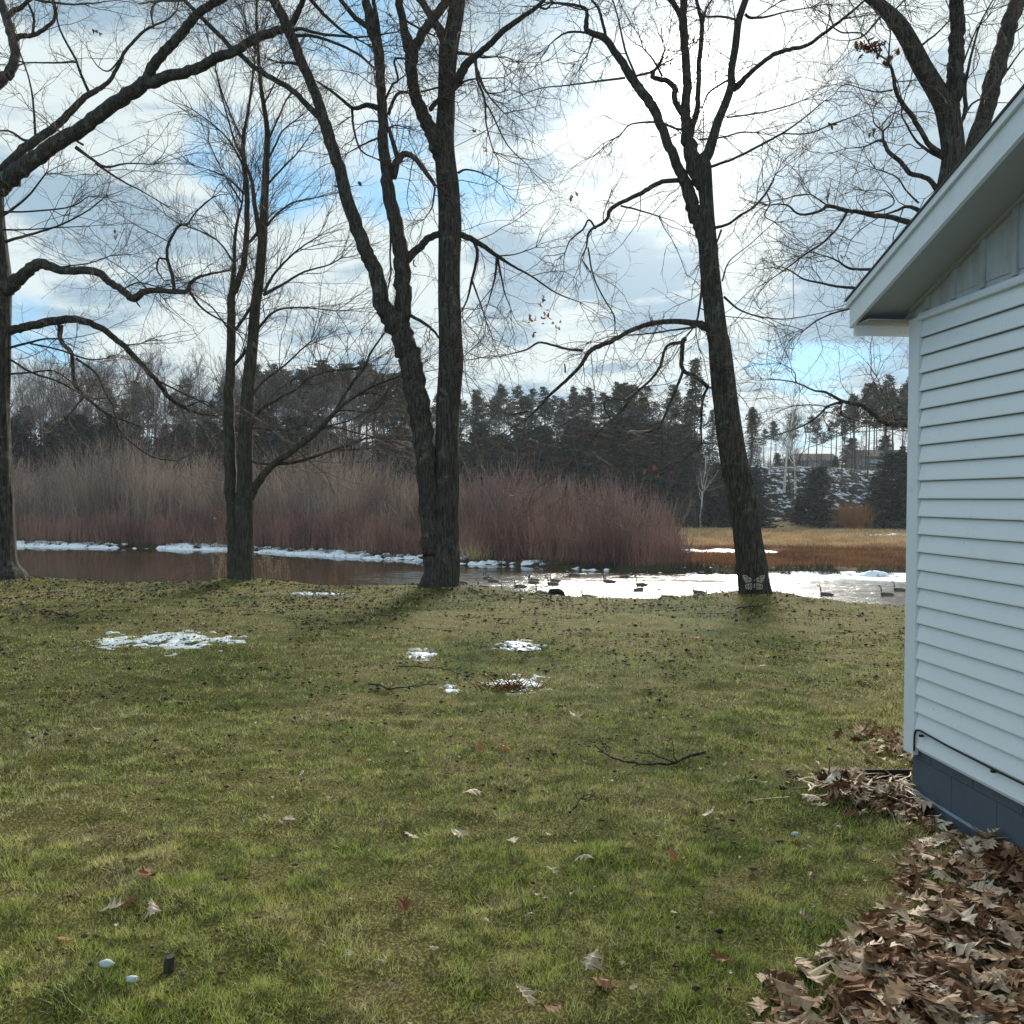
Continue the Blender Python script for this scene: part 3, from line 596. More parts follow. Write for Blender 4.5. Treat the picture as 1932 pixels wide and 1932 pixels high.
T4.branches('C', [[(965,640,40),(920,560,34),(922,500,34),(880,460,30),(800,440,26),(800,410,20),(840,350,14),(865,280,10)], [(850,430,14),(800,340,10),(740,270,7)], [(965,110,30),(920,30,30),(890,-10,28)], [(535,215,18),(510,120,17),(490,50,15),(450,0,13)],
 [(425,185,14),(330,180,12),(270,205,10),(215,250,6)], [(460,205,14),(430,300,6)], [(700,430,14),(640,280,12),(600,100,9),(570,0,8)], [(1080,130,16),(1100,50,12),(1130,0,10)], [(1120,945,18),(1250,900,15),(1380,835,14),(1530,755,12),(1650,670,8),(1770,570,6)],
 [(1530,755,9),(1680,755,8),(1820,700,8),(1930,660,5)], [(475,1295,12),(435,1245,11),(400,1300,10),(330,1360,8),(300,1430,6)], [(430,1400,9),(460,1560,9),(520,1690,8),(580,1790,6),(580,1880,4)], [(615,1165,12),(720,1190,10),(830,1225,7)],
 [(1130,1295,20),(1220,1270,16),(1290,1220,15),(1370,1170,14),(1440,1090,12),(1490,990,6)], [(1185,1300,12),(1160,1370,10)], [(1440,1090,8),(1460,1150,8),(1430,1220,7),(1480,1255,5)], [(1070,1440,18),(1075,1600,16),(1060,1750,13),(1040,1840,10)],
 [(700,430,14),(780,410,14),(840,370,14)], [(640,440,14),(450,465,10),(300,485,8),(160,500,6),(0,560,4)], [(1230,450,14),(1160,490,12),(1110,530,12),(1080,600,8)], [(820,690,14),(720,695,10),(660,710,8),(610,770,6)], [(1200,1680,14),(1300,1760,10),(1450,1800,8),(1600,1800,6),(1900,1740,4)],
 [(1215,665,10),(1400,640,8),(1560,600,7),(1640,570,5)], [(860,700,14),(920,725,14),(960,735,14)], [(1060,790,12),(1200,775,10),(1290,750,9),(1380,750,7)], [(1290,120,12),(1200,95,14),(1100,95,10)], [(1320,80,18),(1350,100,16),(1440,95,12),(1560,65,8),(1700,40,6)],
 [(1040,1850,14),(900,1870,10),(750,1890,8),(600,1900,6)], [(1190,1590,10),(1230,1480,7),(1350,1380,5),(1480,1260,4)]])
T4.branches('G', [[(450,-15,30),(430,0,28),(425,100,27),(432,180,26),(520,230,26),(590,288,26)], [(432,185,20),(400,270,18),(350,390,16),(300,500,14),(270,550,12),(170,580,10),(0,600,7)], [(430,5,24),(330,30,19),(290,150,18),(230,240,16),(120,340,14),(40,440,12),(-20,500,11),(-100,570,10),(-160,650,8),(-260,740,6)],
 [(590,285,18),(555,370,17),(545,550,13),(540,650,10),(430,750,6)], [(290,530,10),(300,580,8),(260,640,5)], [(120,345,10),(60,370,9),(0,360,7)], [(545,640,10),(600,640,8),(660,640,6)]])
T4.branches('F', [[(1560,245,18),(1480,238,14),(1390,215,13),(1310,200,12),(1240,240,10),(1130,270,6)], [(1250,590,12),(1200,600,9),(1140,610,6)], [(1720,640,12),(1680,560,9),(1700,525,9),(1790,520,8)], [(1460,370,9),(1460,340,9),(1455,320,7)],
 [(1540,810,9),(1480,900,8),(1400,960,6),(1290,1030,4)], [(1500,880,7),(1475,960,6),(1460,1060,4)]])
T4.finish(dens=2.5, L=(.5, 1.8), per=(5, 4), wig=.24, up=-.015)

T5 = Tree('oak_tree', 'oak rising behind the white house roof with a few russet leaves left', 13.5, M['bark'], 5, baseat(1752, 1152, 13.5))
T5.limb('D', [(1010,3480,230),(1005,3400,170),(990,2900,150),(985,2300,145),(985,1900,140),(1000,1600,135),(1060,1250,125),(1110,1080,118),(1145,900,118),(1140,800,120),(1125,700,120),(1105,600,122),(1050,510,104),(965,370,98),(900,240,90),(830,130,84),(740,40,70),(660,-30,60)], trunk=True, name='trunk')
T5.limb('D', [(1120,620,100),(1150,500,95),(1158,400,88),(1160,300,84),(1165,150,80),(1165,0,75),(1165,-60,70)], -.4)
T5.limb('D', [(1130,1080,90),(1230,880,70),(1290,740,88),(1350,560,95),(1390,400,95),(1430,250,90),(1470,120,85),(1510,0,85),(1530,-60,80)], 1.2)
T5.limb('D', [(1100,890,40),(1060,860,36),(1010,820,30),(950,720,28),(900,640,28),(830,540,24),(800,400,18),(780,340,12),(790,180,7)], -.8)
T5.limb('D', [(1080,1110,40),(1050,1070,31),(1000,1010,28),(900,980,28),(850,920,26),(780,860,24),(750,800,20),(710,800,12),(640,830,8),(540,840,5)], .5)
T5.limb('D', [(1040,1330,40),(970,1285,38),(895,1260,35),(800,1230,30),(700,1220,28),(620,1200,26),(540,1190,22),(440,1165,22),(390,1195,16),(280,1215,13),(200,1160,10),(100,1160,6)], -.8)
T5.limb('G', [(1960,600,55),(1890,560,48),(1830,520,40),(1740,520,36),(1680,500,32),(1620,450,30),(1550,400,28),(1470,385,24),(1420,370,21),(1330,320,16),(1260,310,12),(1140,260,9),(1010,240,7),(930,245,4)], -.8)
T5.branches('D', [[(1090,900,20),(1000,850,17),(930,790,13),(850,650,8)], [(750,795,12),(750,740,12),(790,700,8),(830,580,5)], [(750,745,10),(700,700,8),(690,650,6)], [(1050,1250,30),(950,1190,27),(880,1170,18),(830,1190,14),(740,1220,8)], [(545,1200,14),(490,1290,12),(400,1380,12),(320,1430,10),(200,1520,8),(100,1590,5)],
 [(440,1168,10),(340,1100,7)], [(1000,1560,22),(840,1530,18),(680,1525,17),(560,1520,14),(480,1470,10),(390,1440,6)], [(1000,1680,22),(800,1640,20),(590,1630,17),(480,1620,14),(390,1600,12),(300,1580,10),(220,1530,8),(170,1510,5)], [(1000,1720,20),(750,1720,14),(550,1750,11),(400,1800,9),(300,1870,6)],
 [(960,260,14),(1050,190,10),(1120,120,8)], [(1190,700,18),(1215,620,26),(1210,500,20),(1250,300,14),(1300,130,10),(1370,0,8)], [(1215,640,14),(1250,590,12),(1310,555,10)], [(1185,480,20),(1190,400,12),(1270,180,9),(1340,100,6)], [(950,1150,12),(880,1080,10),(820,1000,9),(700,955,5)],
 [(780,345,10),(700,290,9),(640,200,7),(600,185,9),(520,185,9),(470,160,8)], [(730,100,12),(640,200,10),(560,230,6)], [(760,100,10),(820,50,10),(870,0,8)], [(560,1190,10),(700,1200,10),(810,1150,8),(760,1080,6),(640,1080,4)], [(800,510,10),(700,520,8),(560,480,5)],[(1440,300,14),(1480,200,10),(1540,150,7)],[(1450,400,12),(1520,300,8),(1580,240,5)]])
T5.branches('G', [[(1440,378,20),(1340,410,14),(1280,470,12),(1190,530,10),(1050,580,7),(970,600,4)], [(1930,480,22),(1800,490,18),(1730,500,13)], [(1430,380,14),(1430,460,12),(1530,500,8),(1640,540,5)], [(1195,535,8),(1205,600,6),(1190,690,4)], [(1340,410,8),(1240,400,7),(1130,405,5)], [(1140,262,8),(1130,190,6),(1050,140,4)], [(1530,420,8),(1600,300,6),(1650,220,4)]])
T5.finish(dens=2.7, L=(.4, 1.5), per=(6, 4), wig=.26, up=.0)
# ------------------------------------------------------------------ far wood: prototypes
def fn_needle(c0, c1):
    def fn(N, b):
        r = N.m('ADD', N.m('MULTIPLY', island(N), .5), N.m('MULTIPLY', N.noise(obj_co(N), .5, 3), .5))
        oi = N.n('ShaderNodeObjectInfo')
        N.set(b.inputs['Base Color'], N.mix(N.ss(oi.outputs['Random'], 0, 1, 0, .35), N.mix(N.ss(r, .3, .75), c0, c1), (.05,.05,.045)))
    return fn
M['pine'] = mat('pine_needles', rough=.8, fn=fn_needle((.020,.040,.026), (.060,.085,.046)), spec=.15)
M['cedar'] = mat('cedar_foliage', rough=.85, fn=fn_needle((.010,.026,.020), (.032,.058,.042)), spec=.1)
M['bark_far'] = mat('wood_bark', rough=.9, fn=lambda N, b: N.set(b.inputs['Base Color'], N.mix(N.noise(obj_co(N), 1.5, 4), (.06,.052,.048), (.13,.115,.105))), spec=.1)
M['bark_grey'] = mat('grey_twigs', rough=.9, fn=lambda N, b: N.set(b.inputs['Base Color'], N.mix(island(N), (.11,.095,.10), (.24,.205,.205))), spec=.1)
M['birch'] = mat('birch_bark', rough=.7, fn=lambda N, b: N.set(b.inputs['Base Color'], N.mix(N.ss(N.noise(N.mapv(obj_co(N), (1,1,3)), 2.5, 4), .56, .66), (.78,.77,.74), (.15,.14,.13))))
def needle_cards(mb, C, size, per, flat=.5, mi=0):
    """leafy tufts: per small quads around each centre"""
    n = len(C)*per; c = np.repeat(C, per, 0) + rng.normal(size=(n, 3))*np.array([1, 1, flat])*np.repeat(np.broadcast_to(size, len(C)), per)[:, None]*.55
    s = np.repeat(np.broadcast_to(size, len(C)), per)*rng.uniform(.25, .55, n)
    u = rdir(n); u[:, 2] *= .5; u = unit(u); w = unit(np.cross(u, rdir(n)))
    a = u*s[:, None]; b = w*(s*.42)[:, None]
    v = np.stack([c-a, c+b*.8, c+a, c-b], 1).reshape(-1, 3); f = np.arange(n*4).reshape(-1, 4)
    mb.add(v, f, mi)
def trunk_tube(H, r0, lean=.02, K=12, wig=.012):
    P = grow(np.zeros((1, 3)), np.array([[rng.normal()*lean, rng.normal()*lean, 1.]]), np.array([H*1.0]), K, wig, .02)
    return P, (r0*np.linspace(1, .12, K)**.8)[None]
def proto_pine(H, cs=.45, spread=.17, dens=1.0, seed=0):
    P, R = trunk_tube(H, .19); t = MB(); t.add(*tube(P, R, 7)); c = MB(); cen = []; br = []
    nw = int(26*dens)
    for i in range(nw):
        f = cs+(1-cs)*(i/nw); h = f*(P.shape[1]-1); k = min(int(h), P.shape[1]-2); p = P[0, k]*(1-h+k)+P[0, k+1]*(h-k)
        Lm = H*spread*(1-((f-cs)/(1-cs))**1.6)*(.55+.45*min(1, (f-cs)*6/(1-cs)))+.5
        for j in range(rng.integers(2, 5)):
            a = rng.random()*2*PI; L = Lm*rng.uniform(.5, 1.15); d = np.array([math.cos(a), math.sin(a), rng.uniform(.05, .45)])
            Q = grow(p[None], d[None], np.array([L]), 4, .10, .05); br.append(Q)
            for u in (.45, .7, .88, 1.0): cen.append(Q[0, 0]+(Q[0, -1]-Q[0, 0])*u+rng.normal(size=3)*.15)
    # a few dead branch stubs below the crown
    for i in range(12):
        f = rng.uniform(.18, cs); h = f*(P.shape[1]-1); k = int(h); a = rng.random()*2*PI
        br.append(grow(P[0, k][None], np.array([[math.cos(a), math.sin(a), .1]]), np.array([rng.uniform(.4, 1.4)]), 4, .2, 0))
    br = np.concatenate(br); t.add(*tube(br, np.full((len(br), 1), .035)*np.linspace(1, .3, 4)[None], 3))
    needle_cards(c, np.array(cen), rng.uniform(.40, .85, len(cen))*.8, 11, .5)
    return t, c, M['bark_far'], M['pine']
def proto_conifer(H, wd=.2, dens=1.0, m='cedar', low=.03):
    P, R = trunk_tube(H, .17); t = MB(); t.add(*tube(P, R, 6)); c = MB(); cen = []; sz = []
    nw = int(34*dens)
    for i in range(nw):
        f = low+(1-low)*(i/nw)**.9; z = f*H; Lm = H*wd*(1-f)**.8+.25
        for j in range(7):
            a = rng.random()*2*PI; L = Lm*rng.uniform(.6, 1.2)
            for u in (.4, .7, 1.0): cen.append([math.cos(a)*L*u+P[0, int(f*11)][0], math.sin(a)*L*u, z-L*u*.18+rng.normal()*.12]); sz.append(.35+.25*rng.random()+.2*(1-f))
    needle_cards(c, np.array(cen), np.array(sz), 7, .35)
    return t, c, M['bark_far'], M[m]
def proto_bare(H, m=None, spread=(18, 45), n1=26, c0=.3, tm=None, rr=.15, wig=.06):
    P, R = trunk_tube(H, rr, .05, 14, .03); t = MB(); t.add(*tube(P, R, 7)); c = MB()
    a = children(P, R, n1, spread, c0, (.22, .45), .55); P1 = grow(a[0], a[1], a[2], 7, wig, .06); R1 = np.maximum(a[3], .03)[:, None]*np.linspace(1, .3, 7)[None]; t.add(*tube(P1, R1, 4))
    a = children(P1, R1, 6, spread, .15, (.3, .6), .7); P2 = grow(a[0], a[1], a[2], 5, wig*1.3, .05); R2 = np.maximum(a[3], .020)[:, None]*np.linspace(1, .5, 5)[None]; c.add(*tube(P2, R2, 3))
    a = children(P2, R2, 4, (20, 50), .15, (.4, .8), .8); P3 = grow(a[0], a[1], a[2], 3, wig*1.5, .04); R3 = np.full((len(P3), 1), .013)*np.linspace(1, .7, 3)[None]; c.add(*tube(P3, R3, 3))
    return t, c, tm or M['bark_far'], m or M['bark_grey']
def mkproto(name, f, *a, **k):
    t, c, mt, mc = f(*a, **k); r = empty(name); t.build('trunk', mt, r); c.build('crown', mc, r, smooth=False); return r
used = set()
def place_copy(p, x, y, s, rz, label, cat, group, lean=(0, 0), sz=None):
    kids = [o for o in bpy.data.objects if o.parent is p] if p.name not in KIDS else KIDS[p.name]
    KIDS[p.name] = kids
    if p.name in used:
        r = p.copy(); COL.objects.link(r)
        for k in kids: c = k.copy(); COL.objects.link(c); c.parent = r
    else: r = p; used.add(p.name)
    r.location = (x, y, float(G(x, y))-.15); r.scale = (s, s, sz or s); r.rotation_euler = (lean[0], lean[1], rz)
    return tag(r, label, cat, group)
KIDS = {}
pines = [mkproto('pine_tree', proto_pine, 20, cs, sp, d) for cs, sp, d in ((.52, .13, .9), (.45, .15, 1.0), (.6, .15, .8), (.5, .11, .9), (.65, .13, .7), (.4, .17, 1.1))]
thin_pines = [mkproto('thin_pine_tree', proto_pine, 20, cs, sp, d) for cs, sp, d in ((.62, .09, .6), (.55, .08, .6), (.7, .10, .5))]
cedars = [mkproto('cedar_tree', proto_conifer, 10, w_, 1.0) for w_ in (.24, .20, .28)]
spruce = mkproto('spruce_tree', proto_conifer, 20, .17, 1.1, 'pine', .12)
bares = [mkproto('bare_tree', proto_bare, 20, None, sp, n1, c0) for sp, n1, c0 in (((18, 40), 24, .35), ((15, 35), 26, .3), ((22, 50), 24, .4), ((18, 45), 30, .25), ((14, 32), 20, .45))]
birches = [mkproto('birch_tree', proto_bare, 20, None, (14, 34), 16, .35, M['birch'], .19) for _ in range(2)]
def sky_y(px):      # top of the wood along the picture, in picture units
    return np.interp(px, [-400, 0, 150, 300, 430, 480, 620, 740, 790, 860, 900, 960, 1060, 1200, 1280, 1380, 1420, 1520, 1590, 1640, 1720, 2300], [690, 700, 682, 690, 700, 690, 680, 690, 735, 742, 722, 728, 718, 722, 730, 775, 765, 785, 760, 706, 700, 690])
def hor(px): return 939+.007*(px-966)
def top_h(px, Y, ty):
    g = float(G((px-966)/F*Y, Y)); return 1.68+(hor(px)-ty)/F*Y - g
used_n = 0
def ordn(n):
    u = ['', 'first', 'second', 'third', 'fourth', 'fifth', 'sixth', 'seventh', 'eighth', 'ninth', 'tenth', 'eleventh', 'twelfth', 'thirteenth', 'fourteenth', 'fifteenth', 'sixteenth', 'seventeenth', 'eighteenth', 'nineteenth']
    if n < 20: return u[n]
    t = ['', '', 'twent', 'thirt', 'fort', 'fift', 'sixt', 'sevent'][n//10]; return t+'ieth' if n % 10 == 0 else t+'y-'+u[n % 10]
def scatter(n, pr, x0, x1, yr, hf, label, cat, group, dyt=(0, 30), minh=3, maxh=40, rows=None, Hn=20.0, wide=1.0, seedy=None):
    pxs = np.linspace(x0, x1, n, endpoint=False)+rng.uniform(0, (x1-x0)/n, n)
    pxs = np.sort(pxs)
    for i, px in enumerate(pxs):
        lab = ordn(i+1)+' from the left: '+label
        off = rng.uniform(*yr); X = (px-966)/F*150; Y = float(hbase(X))+off; X = (px-966)/F*Y
        if Y < float(hbase(X))+yr[0]-2: Y = float(hbase(X))+yr[0]
        H = np.clip(top_h(px, Y, hf(px)+rng.uniform(*dyt)), minh, maxh)
        s = H/Hn*1.0; p = pr[rng.integers(len(pr))]
        place_copy(p, X, Y, s*wide if wide != 1 else s, rng.random()*6.28, lab, cat, group, (rng.normal()*.02, rng.normal()*.02), sz=s)
# left part: bare hardwoods above, evergreens among their feet
scatter(60, bares, -200, 470, (18, 60), sky_y, 'leafless grey hardwood on the far left rise', 'tree', 'leafless trees of the wood', (-8, 45), wide=1.15)
scatter(34, bares, -150, 440, (3, 20), sky_y, 'leafless grey hardwood on the near slope at the left', 'tree', 'leafless trees of the wood', (25, 110), wide=1.25)
scatter(12, pines, -100, 430, (12, 26), sky_y, 'pine half hidden among the left hardwoods', 'tree', 'pines of the wood', (60, 130), wide=1.3)
scatter(26, bares, 430, 860, (4, 40), sky_y, 'leafless tree before the middle-left pines', 'tree', 'leafless trees of the wood', (25, 80), wide=1.2)
scatter(34, pines, 425, 780, (16, 46), sky_y, 'tall dark pine behind the twin-stemmed tree', 'tree', 'pines of the wood', (-6, 18), wide=1.15)
scatter(10, pines, 180, 430, (20, 40), sky_y, 'pine among the bare left trees', 'tree', 'pines of the wood', (15, 70))
scatter(52, pines+thin_pines, 760, 1300, (16, 44), sky_y, 'bare-trunked tall pine behind the red willows', 'tree', 'pines of the wood', (-4, 34))
scatter(16, bares, 860, 1340, (2, 30), sky_y, 'leafless tree before the middle pines', 'tree', 'leafless trees of the wood', (50, 120), wide=1.1)
scatter(16, cedars, -200, 430, (0, 14), lambda p: 790, 'dark evergreen low on the left rise', 'tree', 'low evergreens along the foot of the rise', (-15, 45), Hn=10, wide=1.5)
scatter(36, cedars, 430, 1320, (0, 22), lambda p: 785, 'dark evergreen behind the middle willows', 'tree', 'low evergreens along the foot of the rise', (-10, 50), Hn=10, wide=1.5)
scatter(9, cedars, 1080, 1300, (2, 14), lambda p: 775, 'broad dark evergreen right of the middle pines', 'tree', 'low evergreens along the foot of the rise', (0, 30), Hn=10, wide=1.5)
scatter(5, cedars, 1318, 1418, (0, 8), lambda p: 880, 'dark evergreen behind the leaning oak', 'tree', 'evergreens behind the leaning oak', (-30, 20), Hn=10, wide=1.8)
for px, Y, ty, s_, lb in ((1535, 148, 878, 1.9, 'broad dark cedar on the snowy slope between the two snow patches'), (1508, 150, 935, 1.5, 'low dark cedar at the foot of the snowy slope'), (1700, 150, 850, 2.2, 'dark evergreen at the right end of the slope by the house corner'),
                          (1668, 152, 895, 1.9, 'dark evergreen right of the second snow patch'), (1640, 147, 960, 1.5, 'low dark evergreen at the right foot of the slope'), (1770, 150, 840, 2.2, 'dark evergreen hidden beyond the white house'), (1412, 150, 905, 1.6, 'dark evergreen left of the snowy slope')):
    X = (px-966)/F*Y; H = top_h(px, Y, ty); place_copy(cedars[rng.integers(3)], X, Y, H/10*s_, rng.random()*6, lb, 'tree', None, sz=H/10)
for px, Y, ty, lb in ((1310, 160, 672, 'tallest spruce of the wood, just left of the leaning oak'), (1345, 165, 770, 'shorter spruce beside the tallest one'), (1420, 178, 765, 'spruce right of the leaning oak on the rise')):
    X = (px-966)/F*Y; H = top_h(px, Y, ty); place_copy(spruce, X, Y, H/20*.95, rng.random()*6, lb, 'tree', None, sz=H/20)
scatter(13, thin_pines, 1400, 1600, (24, 60), sky_y, 'thin pine above the snowy slope', 'tree', 'thin pines on the right rise', (-8, 40), wide=1.2)
scatter(9, cedars, 1400, 1720, (30, 50), lambda p: 840, 'small evergreen atop the right rise', 'tree', 'small evergreens on the right rise', (-25, 20), Hn=10, wide=1.5)
scatter(14, bares, 1380, 1720, (14, 44), sky_y, 'leafless tree on the right rise', 'tree', 'leafless trees of the wood', (10, 110))
scatter(20, thin_pines+pines[:1], 1590, 1760, (20, 50), sky_y, 'tall thin pine left of the white house', 'tree', 'tall pines on the right rise', (-6, 36))
scatter(10, pines, 1760, 2200, (20, 50), sky_y, 'pine beyond the white house', 'tree', 'pines of the wood', (-6, 36))
scatter(10, pines, -500, -200, (20, 50), sky_y, 'pine at the far left of the wood', 'tree', 'pines of the wood', (-6, 36))
for px, Y, ty, lb in ((1479, 158, 745, 'left white birch on the snowy slope'), (1500, 156, 790, 'right white birch on the snowy slope'), (1322, 147, 860, 'slim white birch at the meadow edge beside the willows'), (1716, 149, 900, 'pale leaning birch at the foot of the slope by the house corner')):
    X = (px-966)/F*Y; H = top_h(px, Y, ty); place_copy(birches[rng.integers(2)], X, Y, H/20*1.5, rng.random()*6, lb, 'tree', 'white birches', (rng.normal()*.03, rng.normal()*.06), sz=H/20)
# orange brown bush on the slope foot
def fan_bush(n, h, w, r, m, nt=3, K=4):
    a = rng.random(n)*2*PI; t = np.radians(rng.uniform(0, 40, n)); D = np.stack([np.sin(t)*np.cos(a), np.sin(t)*np.sin(a), np.cos(t)], 1)
    S0 = np.stack([rng.normal(size=n)*w*.3, rng.normal(size=n)*w*.3, np.zeros(n)], 1)
    P = grow(S0, D, h*rng.uniform(.6, 1.05, n), K, .08, .04); R = np.full((n, 1), r)*np.linspace(1, .4, K)[None]
    a_ = children(P, R, nt, (15, 45), .3, (.3, .6), .7); P2 = grow(a_[0], a_[1], a_[2], 3, .12, .05); R2 = a_[3][:, None]*np.linspace(1, .5, 3)[None]
    return P, R, P2, R2
M['orange_bush'] = mat('orange_bush', rough=.9, fn=lambda N, b: N.set(b.inputs['Base Color'], N.mix(island(N), (.22,.10,.04), (.34,.17,.07))))
X = (1603-966)/F*146; P, R, P2, R2 = fan_bush(160, 4.2, 4.5, .05, None, 6); mb = MB(); mb.add(*tube(P, R, 3)); mb.add(*tube(P2, R2, 3))
o = mb.build('bush', M['orange_bush']); o.location = (X, 146, float(G(X, 146))-.1); tag(o, 'orange-brown bush at the foot of the slope beside the evergreens', 'bush')

# ------------------------------------------------------------------ thickets
def fn_stem(lo, mid, hi, mauve=False):
    def fn(N, b):
        c = pos(N); s = N.n('ShaderNodeSeparateXYZ'); N.set(s.inputs[0], c)
        n = N.noise(N.mapv(c, (1, 1, .5)), .22, 4, .6)
        a = N.mix(island(N), tuple(q*.55 for q in lo), mid); cc = N.mix(N.ss(n, .38, .64), a, N.mix(island(N), mid, hi))
        if mauve: cc = N.mix(N.ss(s.outputs[0], -14.0, 6.0, 0, .85), cc, N.mix(N.m('MULTIPLY', island(N), N.ss(n, .3, .6, .5, 1.0)), (.14,.078,.066), (.44,.28,.235)))
        N.set(b.inputs['Base Color'], cc)
    return fn
M['willow_red'] = mat('red_willow', rough=.75, fn=fn_stem((.13,.068,.054), (.30,.155,.12), (.45,.25,.195)), spec=.3)
M['willow_grey'] = mat('grey_willow', rough=.8, fn=fn_stem((.14,.10,.082), (.30,.215,.17), (.52,.39,.31), True), spec=.3)
M['brush'] = mat('brush', rough=.9, fn=fn_stem((.05,.043,.042), (.10,.085,.085), (.20,.17,.165)), spec=.1)
def thicket(name, n, regf, hf, r, m, per_stem, tilt=22, K=5, label=None, wig=.07, lf=(.25, .5)):
    xy = regf(n); x, y = xy[:, 0], xy[:, 1]; n = len(x); g = G(x, y)
    cxn = vn(x*.5, y*.5, s=71)*40; ca = vn(x*.31+9, y*.31, s=72)*2*PI*3
    t = np.radians(np.abs(rng.normal(size=n))*tilt*.55); a = rng.random(n)*2*PI
    D = np.stack([np.sin(t)*np.cos(a), np.sin(t)*np.sin(a), np.cos(t)], 1)
    h = hf(x, y)*rng.uniform(.55, 1.08, n)*(.80+.4*vn(x*1.1, y*.8, s=77))
    P = grow(np.stack([x, y, g-.1], 1), D, h, K, wig, .05); R = (r*rng.uniform(.6, 1.2, n))[:, None]*np.linspace(1, .35, K)[None]
    mb = MB(); mb.add(*tube(P, R, 3))
    a_ = children(P, R, per_stem, (12, 40), .3, lf, .7); P2 = grow(a_[0], a_[1], a_[2], 3, .10, .08); R2 = np.maximum(a_[3], r*.35)[:, None]*np.linspace(1, .5, 3)[None]
    mb.add(*tube(P2, R2, 3))
    return tag(mb.build(name, m, smooth=False), label, None, None, 'stuff')
XR = 13.0
def endcut(x, h):   # thicket ends in a rounded shoulder at the right
    return h*np.sqrt(np.clip(1-np.clip((x-(XR-4.5))/5.2, 0, 1)**2.4, .05, 1))
def reg_front(n):
    x = rng.uniform(-75, XR, n); y = fbank(x)+1.4+rng.random(n)**1.2*5.5; return np.stack([x, y], 1)
def reg_rear(n):
    x = rng.uniform(-90, XR+.5, n); y = fbank(x)+5+rng.random(n)*17; k = ~((x > XR-3) & (y > fbank(x)+14)); return np.stack([x, y], 1)[k]
def h_front(x, y):
    return endcut(x, 2.9+2.2*(fbm(x*.25, y*.3, s=81)-.5)*2) 
def h_rear(x, y):
    base = np.interp(x/y*F+966, [-100, 60, 110, 240, 330, 450, 560, 640, 780, 870, 960, 1080, 1180, 1230, 1290, 1320], [900, 868, 858, 852, 868, 868, 872, 868, 882, 884, 892, 905, 898, 888, 905, 930])
    hh = 1.68+(hor(966+x/y*F)-base)/F*y+3.0
    return np.clip(endcut(x, hh*(.95+.42*(fbm(x*.22, y*.3, s=83)-.5)*2)), .8, 11)
thicket('red_willow_thicket', 11000, reg_front, h_front, .026, M['willow_red'], 3, 30, label='band of reddish willow stems along the far river bank')
thicket('grey_willow_thicket', 11500, reg_rear, h_rear, .034, M['willow_grey'], 6, 32, label='taller grey brown willow brush behind the red stems', lf=(.2, .4))
def reg_brush(n):
    x = rng.uniform(-110, 30, n); y = hbase(x)+rng.uniform(-3, 30, n); return np.stack([x, y], 1)
thicket('underbrush', 9000, reg_brush, lambda x, y: 3.2+3.5*fbm(x*.1, y*.1, s=88), .05, M['brush'], 5, 25, label='dim leafless underbrush below the trees of the wood')
def reg_brush2(n):
    x = rng.uniform(28, 90, n); y = hbase(x)+rng.uniform(-2, 34, n); k = (vn(x*.12, y*.12, s=90) > .42) & ~((x > 37) & (x < 60) & (y < hbase(x)+22)); return np.stack([x, y], 1)[k]
thicket('slope_brush', 2600, reg_brush2, lambda x, y: 1.2+2.2*fbm(x*.2, y*.2, s=89), .035, M['brush'], 4, 35, label='low dark brush on the right slope')
# fallen branches and leaf mould dark ribs on the snowy slope are part of the ground; bank grass
M['bank_grass'] = mat('bank_grass', rough=.9, fn=fn_stem((.035,.028,.015), (.08,.062,.03), (.17,.135,.07)))
M['rust_grass'] = mat('rust_grass', rough=.9, fn=fn_stem((.20,.09,.04), (.33,.16,.07), (.42,.24,.115)))
M['tan_grass'] = mat('tan_grass', rough=.9, fn=fn_stem((.36,.25,.13), (.56,.40,.22), (.70,.52,.31)))
def blades(name, x, y, h, w, m, label, tilt=.35, z=None):
    n = len(x); g = G(x, y) if z is None else z; a = rng.random(n)*2*PI; t = np.abs(rng.normal(size=n))*tilt
    D = np.stack([np.sin(t)*np.cos(a), np.sin(t)*np.sin(a), np.cos(t)], 1)*np.broadcast_to(h, n)[:, None]
    b = rng.random(n)*2*PI; S = np.stack([np.cos(b), np.sin(b), b*0], 1)*np.broadcast_to(w, n)[:, None]
    p = np.stack([x, y, g-.01], 1); bend = D+np.stack([np.cos(a), np.sin(a), a*0], 1)*(np.broadcast_to(h, n)*.25)[:, None]
    v = np.stack([p-S, p+S, p+bend], 1).reshape(-1, 3); mb = MB(); mb.add(v, np.arange(3*n).reshape(-1, 3))
    return tag(mb.build(name, m, smooth=False), label, None, None, 'stuff')
x = rng.uniform(-60, 34, 26000); y = fbank(x)+.1+np.abs(rng.normal(size=len(x)))*1.1
k = vn(x*.6, y*.6, s=92) > .38; blades('bank_grass', x[k], y[k], rng.uniform(.2, .6, k.sum()), .022, M['bank_grass'], 'matted dead grass along the far bank', .7)
def snowcut(x, y): return ((vn(x*.18, y*.5, s=95) < .2))
x = rng.uniform(10, 46, 60000); y = rng.uniform(65.5, 92, len(x)); y = y; k = (x < y*.47) & (y > fbank(x)+1.5) & ~((y > 80) & (y < 86) & (x < 24))
blades('rust_grass', x[k], y[k], rng.uniform(.2, .45, k.sum()), .035, M['rust_grass'], 'rust coloured marsh grass across the river', .3)
x = rng.uniform(14, 72, 60000); y = rng.uniform(88, 150, len(x)); k = (x < y*.5) & (y < hbase(x)+1)
blades('meadow_grass', x[k], y[k], rng.uniform(.25, .55, k.sum()), .06, M['tan_grass'], 'pale tan meadow grass beyond the rust coloured band', .3)

